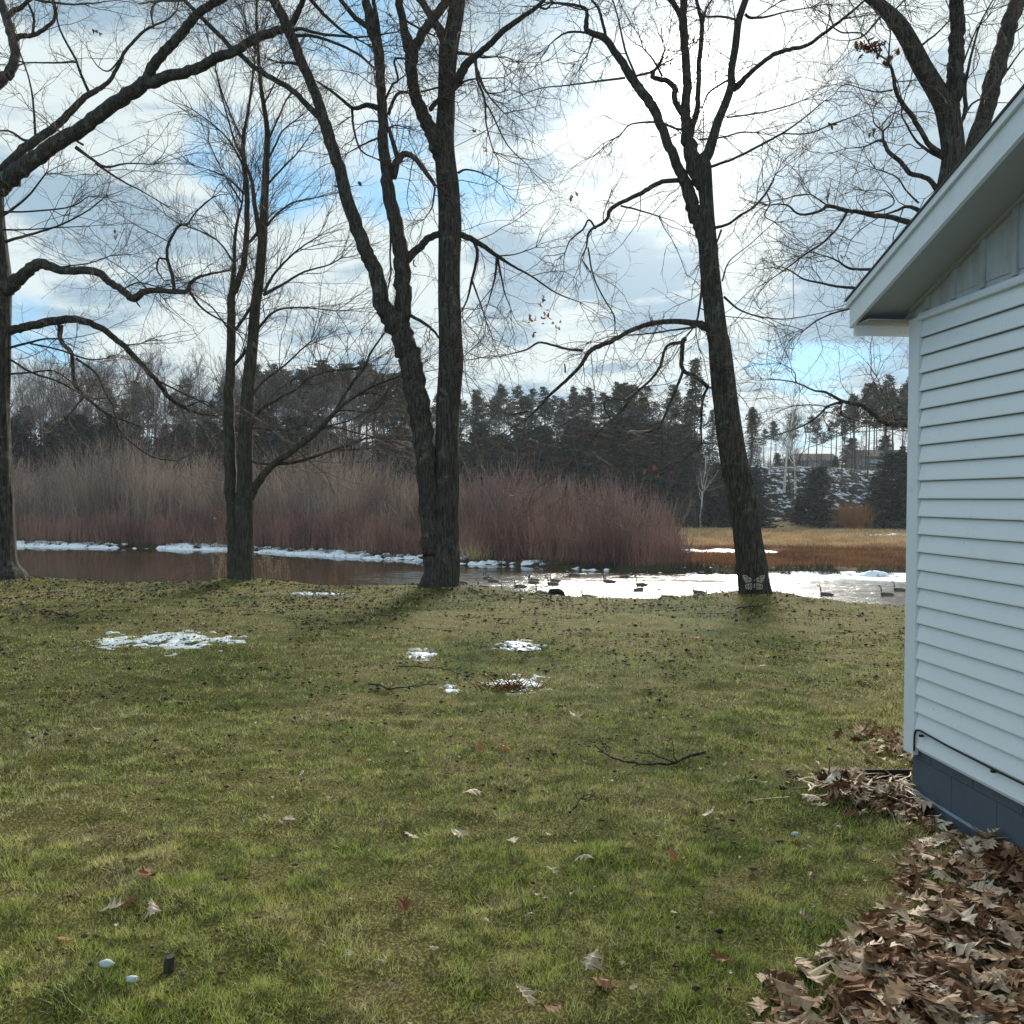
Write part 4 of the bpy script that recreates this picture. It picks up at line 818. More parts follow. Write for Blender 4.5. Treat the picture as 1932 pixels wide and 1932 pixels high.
# ------------------------------------------------------------------ snow
def snow_sheet(name, x0, x1, y0, y1, nx, ny, hf, m, label, gf=None):
    xs = np.linspace(x0, x1, nx); yy = np.linspace(0, 1, ny); X = np.repeat(xs[None], ny, 0)
    ya = y0(xs) if callable(y0) else np.full(nx, y0); yb = y1(xs) if callable(y1) else np.full(nx, y1)
    Y = ya[None]+(yb-ya)[None]*yy[:, None]; g = (gf or G)(X, Y); H = hf(X, Y); Z = g+H
    v = np.stack([X, Y, Z], -1).reshape(-1, 3); a = (np.arange(ny-1)[:, None]*nx+np.arange(nx-1)[None]).reshape(-1)
    f = np.stack([a, a+1, a+1+nx, a+nx], -1); keep = H.reshape(-1) > -.03; fk = keep[f].any(1)
    f = f[fk]; u, inv = np.unique(f, return_inverse=True); mb = MB(); mb.add(v[u], inv.reshape(-1, 4))
    return tag(mb.build(name, m), label, None, None, 'stuff')
def hb_left(X, Y):
    d = Y-fbank(X); pxx = X/Y*F+966
    cov = np.interp(pxx, [-200, 40, 190, 235, 290, 330, 600, 640, 760, 800, 900, 920, 1010, 1080, 1300, 1330, 1400], [1.15, 1.15, 1.1, .5, .5, 1.1, 1.1, 1.0, .95, .7, .8, .45, .5, .3, .4, .3, .3])
    n = fbm(X*.7, Y*1.5, s=101, o=4)*.6+vn(X*2.2, Y*2.5, s=104)*.4
    prof = sst(d, -1.4, -.2)*(1-sst(d, .5, 2.8)); return np.minimum((n-.80+.38*cov)*prof*1.6, .12+.16*n) - .12*(1-prof) - .02
def gwz(X, Y): return np.maximum(G(X, Y), WZ+.02)
snow_sheet('bank_snow', -75, 15, lambda x: fbank(x)-1.8, lambda x: fbank(x)+3.4, 700, 44, hb_left, M['snow_far'], 'broken snow cover along the far bank at the left', gwz)
def hb_right(X, Y):
    d = Y-fbank(X); n = fbm(X*.5, Y*.9, s=111, o=4); w = 3.0+2.0*(vn(X*.25, 0, s=113)-.3)+sst(X, 22, 24)*1.5
    prof = sst(d, -w, -w+.9)*(1-sst(d, .6, 2.0)); return (.05+.55*sst(n, .45, .8)*sst(d, -2.2, -.6)*(1-sst(d, -.3, .9)))*prof*sst(X, 15.4, 17.5) - .12*(1-prof) - .06*(1-sst(X, 15.5, 16.5)) 
snow_sheet('snow_shelf', 13, 40, lambda x: fbank(x)-6, lambda x: fbank(x)+2.4, 300, 60, hb_right, M['snow_far'], 'smooth snow and ice shelf along the far bank at the right', gwz)
snow_sheet('meadow_snow', 12, 34, 78, 92, 240, 60, lambda X, Y: .45*(.30+.2*(vn(X*1.2, Y*.8, s=121)-.5)*2+.2*(fbm(X*.4, Y*.5, s=122)-.5)*2)*np.clip(1.15-((X-18)/9.5)**2-((Y-85)/3.3)**2, -1, 1)-.03, M['snow_far'], 'strip of snow between rust and tan meadow grass')
snow_sheet('meadow_snow', 40, 70, 118, 128, 200, 40, lambda X, Y: .7*(.25+.3*(vn(X*.9, Y*.8, s=124)-.5)*2)*np.clip(1.1-((X-54)/12)**2-((Y-123)/2.2)**2, -1, 1)-.03, M['snow_far'], 'thin snow streak at the back of the meadow')
def patch(px, py, rx, ry, label, seed, thr=0.0, hh=.03):
    Y = 1.68*F/(py-hor(px)); p = W(px, py, Y); X0, Y0 = p[0], Y
    q = min(.66/rx, 3.0)**.8
    f = lambda X, Y: hh*1.2*((1-np.sqrt(((X-X0)/rx)**2+((Y-Y0)/ry)**2))*1.0+(fbm(X*2.2*q, Y*4.0*q, s=seed, o=4)-.5)*2.6+(vn(X*10*q, Y*15*q, s=seed+5)-.5)*1.3+(vn(X*32, Y*30, s=seed+6)-.5)*.4-thr-.24)-.004
    o = snow_sheet('snow_patch', X0-rx*1.6, X0+rx*1.6, Y0-ry*1.8, Y0+ry*1.8, 150, 110, lambda X, Y: np.minimum(f(X, Y), .011+.005*vn(X*9, Y*9, s=seed)), M['snow'], label); return o
patch(308, 1206, .66, .62, 'largest snow patch on the lawn, below the slender twin-stemmed tree', 201, -.15)
patch(797, 1232, .12, .30, 'small snow patch left of centre on the lawn', 211, -.1)
patch(980, 1216, .20, .32, 'snow patch in the middle of the lawn, upper one', 221, -.15)
patch(985, 1288, .24, .26, 'snow patch beside the dark twig heap in the middle of the lawn', 231, -.1)
patch(850, 1301, .10, .10, 'little snow patch beside the fallen branch', 241)
patch(610, 1121, .40, .16, 'thin snow streak at the lawn edge left of the double-trunked oak', 261, -.1)

# ------------------------------------------------------------------ houses on the far rise
def far_house(px, Y, w, h, rh, label, wall, name='distant_house', zoff=0, door=False):
    X = (px-966)/F*Y; z = float(G(X, Y))+zoff; r = empty(name, (X, Y, z), rng.uniform(-.15, .15)); tag(r, label, 'house')
    mb = MB(); mb.box((-w/2, -4, 0), (w/2, 4, h)); mb.build('wall', mat('far_wall', wall, .8), r, smooth=False)
    mb = MB(); mb.prism([(-4.6, h-.05), (4.6, h-.05), (0, h+rh)], 0, -w/2-.4, w/2+.4); mb.build('roof', mat('far_roof', (.06,.05,.05), .9), r, smooth=False)
    for xx, ww in ((-w*.3, 1.6), (-.05*w, 1.8), (w*.28, 1.2)):
        mb = MB(); mb.box((xx-ww/2-.12, -4.06, .95), (xx+ww/2+.12, -4.002, 2.25)); wn = mb.build('window', M['trim'], r, smooth=False)
        mb = MB(); mb.box((xx-ww/2, -4.09, 1.05), (xx+ww/2, -4.062, 2.15)); mb.build('pane', mat('far_glass', (.30,.36,.42), .1, spec=.6), wn, smooth=False)
    return r
far_house(1648, 186, 9.5, 2.9, 1.5, 'low pale house on the rise behind the tall thin pines', (.30,.28,.27))
far_house(1532, 190, 7.5, 2.2, 1.6, 'low pale house on the rise above the snowy slope behind the birches', (.28,.25,.25))
far_house(1268, 172, 7, 4.0, 1.5, 'dark house with a white framed window among the evergreens', (.06,.05,.045), zoff=-1.4)

# ------------------------------------------------------------------ haze
hz = MB(); hz.box((-700, -12, -6.5), (700, 900, 45)); hm = bpy.data.materials.new('haze'); hm.use_nodes = True; t_ = hm.node_tree; t_.nodes.clear()
pv = t_.nodes.new('ShaderNodeVolumePrincipled'); pv.inputs['Color'].default_value = (.80, .88, 1.0, 1); pv.inputs['Density'].default_value = .00017; pv.inputs['Anisotropy'].default_value = .3
ou = t_.nodes.new('ShaderNodeOutputMaterial'); t_.links.new(pv.outputs[0], ou.inputs['Volume'])
tag(hz.build('haze', hm, smooth=False), kind='stuff')
# ------------------------------------------------------------------ lawn: blades, debris, leaves
def fn_blade(N, b):
    c = pos(N); big = N.noise(c, .55, 4, .6, .3); mid = N.noise(c, 3.2, 5, .65, .4)
    t = N.m('ADD', N.m('MULTIPLY', big, .55), N.m('MULTIPLY', mid, .45))
    g = ramp(N, t, [(.36, (.19,.31,.035)), (.45, (.48,.54,.09)), (.53, (.76,.71,.23)), (.62, (.80,.69,.34))])
    sm = N.noise(c, 9.0, 6, .75, .3); g = N.mix(N.ss(sm, .47, .60, 0, .9), g, (.045,.065,.016)); g = N.mix(N.ss(sm, .44, .34, 0, .30), g, (.66,.62,.32))
    r = island(N)
    g = N.mix(N.ss(r, .62, .95, 0, .75), g, (.66,.60,.34)); g = N.mix(N.ss(r, .34, .0, 0, .85), g, (.035,.055,.014))
    N.set(b.inputs['Base Color'], g)
M['blade'] = mat('grass_blade', rough=.6, fn=fn_blade, spec=.25)
def lawn_pts(n, d0, d1):
    d = np.sqrt(rng.uniform(d0*d0, d1*d1, n)); x = rng.uniform(-.64, .64, n)*d; k = (d < crest(x)+.3) & ~((x > 2.2) & (d < 5.4) & (x > 2.311+(5.32-d)*.081-.05)); return x[k], d[k]
xs_, ys_, hs_, ws_ = [], [], [], []
for n, a, b_, h, w in ((260000, 2.6, 4.5, .042, .0016), (230000, 4.5, 7.5, .040, .0023), (130000, 7.5, 11.5, .038, .0040), (120000, 11.5, 18.5, .032, .006)):
    x, y = lawn_pts(n, a, b_); tuft = fbm(x*2.6, y*3.4, s=131)*.5+fbm(x*9, y*11, s=139, o=2)*.5; k = rng.random(len(x)) < np.clip((tuft-.33)*4.5, .10, 1); x, y, tuft = x[k], y[k], tuft[k]
    xs_.append(x); ys_.append(y); hs_.append(h*rng.uniform(.4, 1.2, len(x))*(.55+tuft)); ws_.append(np.full(len(x), w)*rng.uniform(.7, 1.4, len(x)))
blades('lawn_grass', np.concatenate(xs_), np.concatenate(ys_), np.concatenate(hs_), np.concatenate(ws_), M['blade'], 'short matted winter lawn', .85)
# crumbs: acorns, bits of bark, mud
n = 60000; x, y = lawn_pts(n, 2.7, 18); dn = fbm(x*.5+4, y*.9, s=141)*.6+vn(x*2.5, y*3.5, s=143)*.4; k = rng.random(len(x)) < np.clip((dn-.36)*3.4, .04, 1)*np.where(y < 6, .6, 1); x, y = x[k], y[k]; n = len(x)
s = rng.uniform(.003, .0095, n)*rng.choice([.8, 1.1, 2.0], n, p=[.5, .38, .12])*(1+.085*np.maximum(y-5, 0)); th = np.arange(6)*PI/3
c = np.stack([x, y, G(x, y)+.018], 1)
ring = np.stack([np.cos(th), np.sin(th), th*0], 1)[None]*(s[:, None, None]*rng.uniform(.7, 1.4, (n, 6, 1))); top = np.array([0, 0, 1.])*s[:, None]*rng.uniform(.25, .8, (n, 1))
v = np.concatenate([c[:, None]+ring, (c+top)[:, None], (c-top)[:, None]], 1).reshape(-1, 3); b0 = np.arange(n)[:, None]*8
f = np.concatenate([np.concatenate([np.stack([b0+i, b0+(i+1) % 6, b0+6], -1), np.stack([b0+(i+1) % 6, b0+i, b0+7], -1)], 1) for i in range(6)], 1).reshape(-1, 3)
M['crumb'] = mat('crumb', rough=.85, fn=lambda N, b: N.set(b.inputs['Base Color'], N.mix(island(N), (.012,.009,.006), (.09,.06,.035))))
mb = MB(); mb.add(v, f); tag(mb.build('ground_debris', M['crumb']), 'dark crumbs of bark and acorn caps strewn over the lawn', None, None, 'stuff')
# oak leaf
half = np.array([(0, .012), (.10, .03), (.20, .17), (.27, .08), (.38, .30), (.45, .11), (.56, .35), (.66, .12), (.78, .23), (.86, .07), (1.0, .008)])
def leaf_base(jit=0.0):
    m = len(half); t = half[:, 0]; w = half[:, 1]; fwd = np.where(w > .15, .10, 0)*1.0
    mid = np.stack([t, t*0, t*0], 1); L = np.stack([t+fwd, w, t*0], 1); R = np.stack([t+fwd, -w, t*0], 1)
    v = np.concatenate([mid, L, R]); a = np.arange(m-1)
    f = np.concatenate([np.stack([a, a+1, a+1+m, a+m], 1), np.stack([a+1, a, a+2*m, a+1+2*m], 1)]); v[:, 0] -= .5
    return v, f
LV, LF = leaf_base()
def leaves(c, size, tilt, curl, seed=0, flip=None):
    n = len(c); v = np.repeat(LV[None], n, 0).copy()
    jt = 1+rng.normal(size=(n, len(LV)))*.13; v[:, :, 1] *= jt*rng.uniform(.75, 1.25, (n, 1))
    cu = rng.normal(size=(n, 1))*curl; cl = rng.normal(size=(n, 1))*curl*.8; tw = rng.normal(size=(n, 1))*.5
    v[:, :, 2] = cu*3*v[:, :, 1]**2+cl*v[:, :, 0]**2*1.3+tw*v[:, :, 0]*v[:, :, 1]+rng.normal(size=(n, len(LV)))*.018
    v *= np.broadcast_to(size, n)[:, None, None]
    az = rng.random(n)*2*PI; tl = rng.normal(size=n)*tilt; rl = rng.normal(size=n)*tilt*.7
    ca, sa = np.cos(az), np.sin(az); ct, st = np.cos(tl), np.sin(tl); cr, sr = np.cos(rl), np.sin(rl)
    y1 = v[..., 1]*cr[:, None]-v[..., 2]*sr[:, None]; z1 = v[..., 1]*sr[:, None]+v[..., 2]*cr[:, None]
    x2 = v[..., 0]*ct[:, None]+z1*st[:, None]; z2 = -v[..., 0]*st[:, None]+z1*ct[:, None]
    X = x2*ca[:, None]-y1*sa[:, None]; Yv = x2*sa[:, None]+y1*ca[:, None]
    z2 = z2 - z2.min(1, keepdims=True)*.75
    v = np.stack([X, Yv, z2], -1)+c[:, None]
    f = (LF[None]+np.arange(n)[:, None, None]*len(LV)).reshape(-1, 4); return v.reshape(-1, 3), f
# the drift in the near right corner
def gxy(px, py):
    r = ray(px, py); t = -1.68/r[2]; return r[0]*t, r[1]*t
poly = np.array([gxy(*p) for p in ((1728, 1480), (1705, 1530), (1745, 1590), (1690, 1625), (1705, 1690), (1670, 1715), (1590, 1780), (1530, 1805), (1435, 1835), (1410, 1932), (1380, 2300), (2300, 2300), (2300, 1700), (1932, 1620), (1810, 1545))])
def inpoly(x, y):
    k = np.zeros(len(x), bool); j = len(poly)-1
    for i in range(len(poly)):
        xi, yi = poly[i]; xj, yj = poly[j]; k ^= ((yi > y) != (yj > y)) & (x < (xj-xi)*(y-yi)/(yj-yi+1e-12)+xi); j = i
    return k
def wallx(y): return 2.311+(5.32-y)*.081-.02
n = 10000; x = rng.uniform(.4, 3.4, n); y = rng.uniform(1.6, 5.4, n); k = inpoly(x+(fbm(x*4, y*4, s=151)-.5)*.25, y) & (x < wallx(y)+.02); x, y = x[k], y[k]; c0 = inpoly(x-.15, y+.1) & inpoly(x-.30, y); k = c0 | (rng.random(len(x)) < .30); x, y = x[k], y[k]
core = inpoly(x-.15, y+.1) & inpoly(x-.28, y); z = G(x, y)+rng.random(len(x))**1.3*np.where(core, .075, .015)*(.5+fbm(x*3, y*3, s=153))
mb = MB(); mb.add(*leaves(np.stack([x, y, z+.006], 1), rng.choice([.08, .11, .14, .165], len(x), p=[.25, .3, .3, .15])*rng.uniform(.9, 1.1, len(x)), .20, .42))
tag(mb.build('fallen_leaves', M['leaf'], smooth=False), 'deep drift of dry oak leaves along the house foundation', None, None, 'stuff')
# litter at the corner of the house and thin scatter of scraps over the lawn
x = rng.normal(size=330)*.16+2.10; y = rng.normal(size=330)*.13+5.22; k = (x < wallx(y)) | (y > 5.36); x, y = x[k], y[k]
x2 = rng.normal(size=120)*.16+2.68; y2 = rng.normal(size=120)*.35+6.3; x = np.concatenate([x, x2]); y = np.concatenate([y, y2])
mb = MB(); mb.add(*leaves(np.stack([x, y, G(x, y)+.012+rng.random(len(x))*.05*np.exp(-((x-2)**2)*6)], 1), rng.uniform(.07, .13, len(x)), .4, .6))
tag(mb.build('leaf_litter', M['leaf'], smooth=False), 'leaf litter gathered around the house corner', None, None, 'stuff')
x, y = lawn_pts(4200, 2.7, 17); k = rng.random(len(x)) < .20+.9*sst(x/y, -.3, .5); x, y = x[k], y[k]
mb = MB(); mb.add(*leaves(np.stack([x, y, G(x, y)+.014], 1), rng.uniform(.012, .042, len(x)), .25, .5))
tag(mb.build('leaf_scraps', M['leaf_tan'], smooth=False), 'small pale leaf scraps scattered over the lawn', None, None, 'stuff')
# single leaves that stand out
def leaf_at(px, py, size, m, label, tilt=.25, curl=.5, group=None, nn=1, rz=None):
    X, Y = gxy(px, py); mb = MB(); c = np.array([[0, 0, 0.]])+rng.normal(size=(nn, 3))*np.array([size*.35, size*.35, 0])
    mb.add(*leaves(c, size, tilt, curl)); o = mb.build('oak_leaf', M[m], smooth=False); o.location = (X, Y, float(G(X, Y))+.022); return tag(o, label, 'leaf', group)
for a in ((310, 1660, .17, 'leaf_brown', 'dark brown pointed oak leaf at the lower left, the darkest one'), (205, 1707, .12, 'leaf_tan', 'pale leaf left of the dark brown one at the lower left'), (232, 1700, .10, 'leaf_brown', 'brown curled leaf touching a pale one at the lower left'),
          (290, 1725, .13, 'leaf_tan', 'tan flat leaf just below the darkest leaf at the lower left'), (735, 1725, .15, 'leaf_brown', 'dark crumpled leaf in the lower middle of the lawn'), (763, 1582, .12, 'leaf_tan', 'pale pointed leaf left of centre with two pale leaves to its right'),
          (873, 1571, .13, 'leaf_tan', 'pale leaf in the centre of the lawn, right of a similar one'), (945, 1590, .10, 'leaf_tan', 'pale curled leaf right of the two pale ones'), (873, 1497, .15, 'leaf_tan', 'large pale oak leaf near the centre, farther than its neighbours'), (775, 1524, .10, 'leaf_brown', 'brown upright leaf left of the large pale one'),
          (1125, 1835, .17, 'leaf_brown', 'large brown oak leaf near the leaf drift, lower middle'), (1140, 1825, .13, 'leaf_tan', 'pale half of a leaf pair beside the large brown leaf'), (1005, 1905, .15, 'leaf_brown', 'dark leaf at the bottom edge of the lawn'), (995, 1922, .12, 'leaf_tan', 'tan leaf at the bottom edge beside the dark one'),
          (1085, 1632, .12, 'leaf_tan', 'wide pale leaf right of the centre foreground'), (1050, 1650, .10, 'leaf_tan', 'narrow pale leaf left of the wide one'), (1257, 1623, .10, 'leaf_orange', 'reddish folded leaf right of the centre foreground'), (1345, 1530, .13, 'leaf_tan', 'pale leaf before the house corner, one of a close pair'),
          (1330, 1540, .11, 'leaf_tan', 'second pale leaf of the close pair before the house corner'), (1500, 1755, .12, 'leaf_tan', 'pale torn leaf beside the edge of the leaf drift'), (1340, 1815, .12, 'leaf_brown', 'brown leaf lying just left of the drift'), (1310, 1205, .17, 'leaf_orange', 'orange leaf cluster on the far right part of the lawn'),
          (930, 1415, .14, 'leaf_orange', 'rust coloured leaf cluster in the middle of the lawn'), (560, 1218, .2, 'leaf_orange', 'rust coloured leaf left of the small snow patch'), (735, 1297, .14, 'leaf_orange', 'rust coloured leaf under the fallen branch'), (1090, 1360, .14, 'leaf_tan', 'pale leaf pair right of the twig heap'),
          (588, 1463, .10, 'leaf_tan', 'pale leaf left of centre, alone in the grass'), (185, 1383, .12, 'leaf_tan', 'pale leaf at the left of the lawn'), (530, 1545, .09, 'leaf_tan', 'small pale leaf left of the centre foreground'), (130, 1783, .08, 'leaf_orange', 'small orange tinted leaf at the lower left'), (1218, 1302, .13, 'leaf_tan', 'pale leaf right of the snow beside the twig heap'), (1443, 1265, .14, 'leaf_tan', 'pale leaf on the right of the lawn towards the leaning oak')):
    leaf_at(a[0], a[1], a[2]*.85, *a[3:], nn=2 if 'cluster' in a[4] or 'pair right' in a[4] else 1)
# pale stones
for px, py, s_, lb in ((201, 1832, .026, 'pale bluish stone at the lower left of the lawn'), (248, 1856, .022, 'smaller pale stone right of the bluish one'), (1500, 1572, .02, 'round pale stone before the leaf drift')):
    X, Y = gxy(px, py); th = np.linspace(0, PI, 8); ph = np.arange(10)*2*PI/10
    v = np.array([(s_*math.sin(t)*math.cos(p)*(1+.2*rng.normal()), s_*.8*math.sin(t)*math.sin(p)*(1+.2*rng.normal()), s_*.5*math.cos(t)) for t in th for p in ph])
    f = [(i*10+j, i*10+(j+1) % 10, (i+1)*10+(j+1) % 10, (i+1)*10+j) for i in range(7) for j in range(10)]
    mb = MB(); mb.add(v, f); o = mb.build('stone', mat('pale_stone', (.40,.46,.45), .8)); o.location = (X, Y, float(G(X, Y))+.028); tag(o, lb, 'stone')
# mushroom-like stub
X, Y = gxy(319, 1822); mb = MB(); mb.add(*tube(np.array([(0, 0, -.02), (0, 0, .03), (.004, 0, .055)]), np.array([.022, .019, .017]), 9)); mb.add([(.02*math.cos(a), .02*math.sin(a), .055) for a in np.arange(9)*2*PI/9], [list(range(9))])
o = mb.build('stub', mat('stub_wood', (.05,.042,.03), .9)); o.location = (X, Y, float(G(X, Y))); tag(o, 'short dark wooden stub standing in the grass at the lower left', 'stub')
# fallen sticks
def stick(pxs, r, label, side=6, name='fallen_branch'):
    P = np.array([(*gxy(*p), 0) for p in pxs]); P[:, 2] = G(P[:, 0], P[:, 1])+.03+rng.random(len(P))*.02; c = P[0].copy(); P = catmull(P, 5)
    P = P+rng.normal(size=P.shape)*.006; mb = MB(); mb.add(*tube(P, np.linspace(r, r*.4, len(P)), 6))
    if side:
        a = children(P[None], np.full((1, len(P)), r), side, (30, 60), .25, (.15, .35), .5); D = a[1].copy(); D[:, 2] = np.abs(D[:, 2])*.4
        Q = grow(a[0], D, a[2], 6, .2, 0); mb.add(*tube(Q, np.full((len(Q), 1), r*.45)*np.linspace(1, .5, 6)[None], 4))
    return tag(mb.build(name, M['bark'], off=c), label, 'branch').__setattr__('location', c)
stick([(1330, 1428), (1260, 1440), (1180, 1443), (1130, 1425)], .011, 'long forked branch lying on the right of the lawn', 8)
stick([(700, 1295), (740, 1305), (790, 1295), (830, 1290)], .009, 'branch lying left of the small snow patch by the twig heap', 6)
stick([(1045, 1140), (1010, 1125), (1003, 1120), (970, 1135)], .012, 'bent branch at the lawn edge before the geese', 2)
stick([(80, 1158), (110, 1162), (140, 1168), (100, 1150)], .010, 'thin branch at the left of the lawn below the big oak', 5)
stick([(750, 1258), (830, 1262), (870, 1266)], .007, 'thin straight twig in the middle of the lawn', 2)
stick([(1390, 1155), (1430, 1153), (1470, 1149)], .012, 'dark branch lying below the butterfly ornament', 4)
stick([(885, 1122), (915, 1130), (930, 1133)], .011, 'short branch beside the foot of the double-trunked oak', 1)
stick([(1075, 1545), (1100, 1520), (1118, 1508)], .007, 'short crooked twig standing out of the grass, right of centre', 4)
# twig heap by the snow
X, Y = gxy(960, 1298); n = 70; a = rng.uniform(-.5, .5, n)+rng.choice([0, PI], n); S0 = np.stack([rng.normal(size=n)*.12, rng.normal(size=n)*.05, np.full(n, .02)], 1)
Q = grow(S0, np.stack([np.cos(a)*.6, np.sin(a)*.4, rng.uniform(.1, .9, n)], 1), rng.uniform(.06, .17, n), 4, .12, 0); mb = MB(); mb.add(*tube(Q, np.full((n, 1), .004)*np.linspace(1.3, .6, 4)[None], 4))
o = mb.build('twig_heap', M['leaf_brown']); o.location = (X, Y, float(G(X, Y))); tag(o, 'small dark heap of twigs and seed pods beside the snow patch', 'twig heap')
# dead plant clump and garden edging at the house corner
X0, Y0 = 2.02, 5.30
n = 110; S0 = np.stack([X0+rng.normal(size=n)*.22, Y0+rng.normal(size=n)*.09, np.full(n, .0)], 1); S0[:, 0] = np.minimum(S0[:, 0], 2.25); a = rng.random(n)*2*PI
D = np.stack([np.cos(a), np.sin(a)*.8-.2, rng.uniform(.05, .9, n)], 1); Q = grow(S0, D, rng.uniform(.12, .30, n), 8, .14, -.18); Q[:, :, 2] = np.maximum(Q[:, :, 2], .012+rng.random((n, 1))*.05)
sd = unit(np.cross(D, [[0, 0, 1.]])+rng.normal(size=(n, 3))*.2); mb = MB(); mb.add(*ribbon(Q, np.full((n, 1), .0062)*np.sqrt(np.linspace(1, .1, 8))[None], sd))
o = mb.build('withered_plant', mat('withered_blade', rough=.6, fn=lambda N, b: N.set(b.inputs['Base Color'], ramp(N, island(N), [(0, (.12,.055,.025)), (.3, (.26,.14,.06)), (.6, (.36,.27,.17)), (1, (.16,.11,.07))]))), off=(X0, Y0, 0)); o.location = (X0, Y0, 0)
tag(o, 'withered strap-leaved plant collapsed beside the house corner', 'plant')
ed = empty('garden_edging', (2.12, 5.55, 0), .02); tag(ed, 'low black edging strip running from the house corner into the lawn', 'edging')
mb = MB(); mb.box((-.24, -.006, -.02), (.30, .006, .045)); mb.build('strip', M['black'], ed, smooth=False); mb = MB(); mb.add(*tube(np.array([(-.24, 0, .047), (.30, 0, .047)]), np.full(2, .008), 8)); mb.build('rim', M['black'], ed)
# weeds on the crest, in front of the river
def weeds(n, x0, x1, hh, label, seeds=True, m='weed', name='dry_weeds', dy=(.3, 1.4)):
    x = rng.uniform(x0, x1, n); y = crest(x)+rng.uniform(*dy, n); g = G(x, y); D = np.stack([rng.normal(size=n)*.14, rng.normal(size=n)*.14, np.ones(n)], 1)
    P = grow(np.stack([x, y, g], 1), D, hh*rng.uniform(.5, 1.1, n), 6, .08, 0); R = np.full((n, 1), .0032)*np.linspace(1.2, .6, 6)[None]; mb = MB(); mb.add(*tube(P, R, 3))
    a = children(P, R, 9, (25, 60), .5, (.08, .2), .7); Q = grow(a[0], a[1], a[2], 4, .2, .03); mb.add(*tube(Q, np.maximum(a[3], .002)[:, None]*np.ones((1, 4)), 3))
    k = rng.random(len(Q)) < .5; c = Q[k, -1]; needle_cards(mb, c, np.full(len(c), .028), 4, 1)
    return tag(mb.build(name, M[m], smooth=False), label, None, None, 'stuff')
M['weed'] = mat('dry_weed', rough=.8, fn=lambda N, b: N.set(b.inputs['Base Color'], N.mix(island(N), (.16,.085,.06), (.34,.22,.14))))
M['weed_tan'] = mat('tan_weed', rough=.8, fn=lambda N, b: N.set(b.inputs['Base Color'], N.mix(island(N), (.36,.25,.15), (.50,.38,.25))))
weeds(46, -7.6, -3.4, 1.05, 'tall dry seed stalks on the near bank around the twin-stemmed tree', dy=(.9, 2.2))
weeds(34, -3.9, -1.9, .95, 'reddish dry weeds on the near bank left of the double-trunked oak', dy=(.9, 2.0))
weeds(26, -5.9, -5.35, .62, 'tan dry grass tuft left of the twin-stemmed tree', m='weed_tan', dy=(.2, .7)); weeds(22, -4.95, -4.4, .62, 'tan dry grass tuft right of the twin-stemmed tree', m='weed_tan', dy=(.2, .8))
# pale reed tuft on the far bank
x = rng.normal(size=160)*.8-3.0; y = fbank(x)+.8+rng.random(160); blades('reed_tuft', x, y, rng.uniform(.8, 2.2, 160), .03, M['tan_grass'], 'pale reed tuft on the far bank right of the double-trunked oak', .18)

# ------------------------------------------------------------------ russet leaf clusters still hanging on the oaks (parts of their trees)
def cluster(T, px, py, n, size, spread, m='leaf_orange', dy=0.0):
    c = W(px, py, T.Y+dy); C = c[None]+rng.normal(size=(n, 3))*spread; mb = MB(); mb.add(*leaves(C, size, 1.0, .6)); mb.build('leaf_cluster', M[m], T.root, smooth=False, off=T.off)
cluster(T5, 1630, 98, 16, .15, .10, 'leaf_brown'); cluster(T5, 1660, 92, 12, .14, .09, 'leaf_brown'); cluster(T5, 1680, 118, 8, .13, .07, 'leaf_brown')
for px, py in ((1648, 255), (1572, 236), (1597, 497)): cluster(T5, px, py, 3, .10, .05, 'leaf_brown')
for px, py in ((1026, 580), (1032, 598), (1003, 625), (1000, 605), (1052, 618)): cluster(T3, px, py, 5, .10, .07, 'leaf_orange')
for px, py in ((740, 30), (679, 345), (920, 285), (893, 248)): cluster(T3, px, py, 3, .11, .05, 'leaf_brown')
for px, py in ((1228, 891), (1092, 930), (1085, 378), (1013, 1095-150)): cluster(T4, px, py, 4, .10, .05, 'leaf_orange')
cluster(T4, 1311, 76, 3, .12, .05, 'leaf_brown'); cluster(T4, 1265, 132, 4, .10, .06, 'leaf_brown'); cluster(T1, 183, 67, 3, .12, .04, 'leaf_brown'); cluster(T1, 215, 443, 4, .10, .06, 'leaf_orange')
cluster(T2, 419, 972, 6, .10, .08, 'leaf_orange'); cluster(T2, 424, 1002, 4, .09, .06, 'leaf_orange')

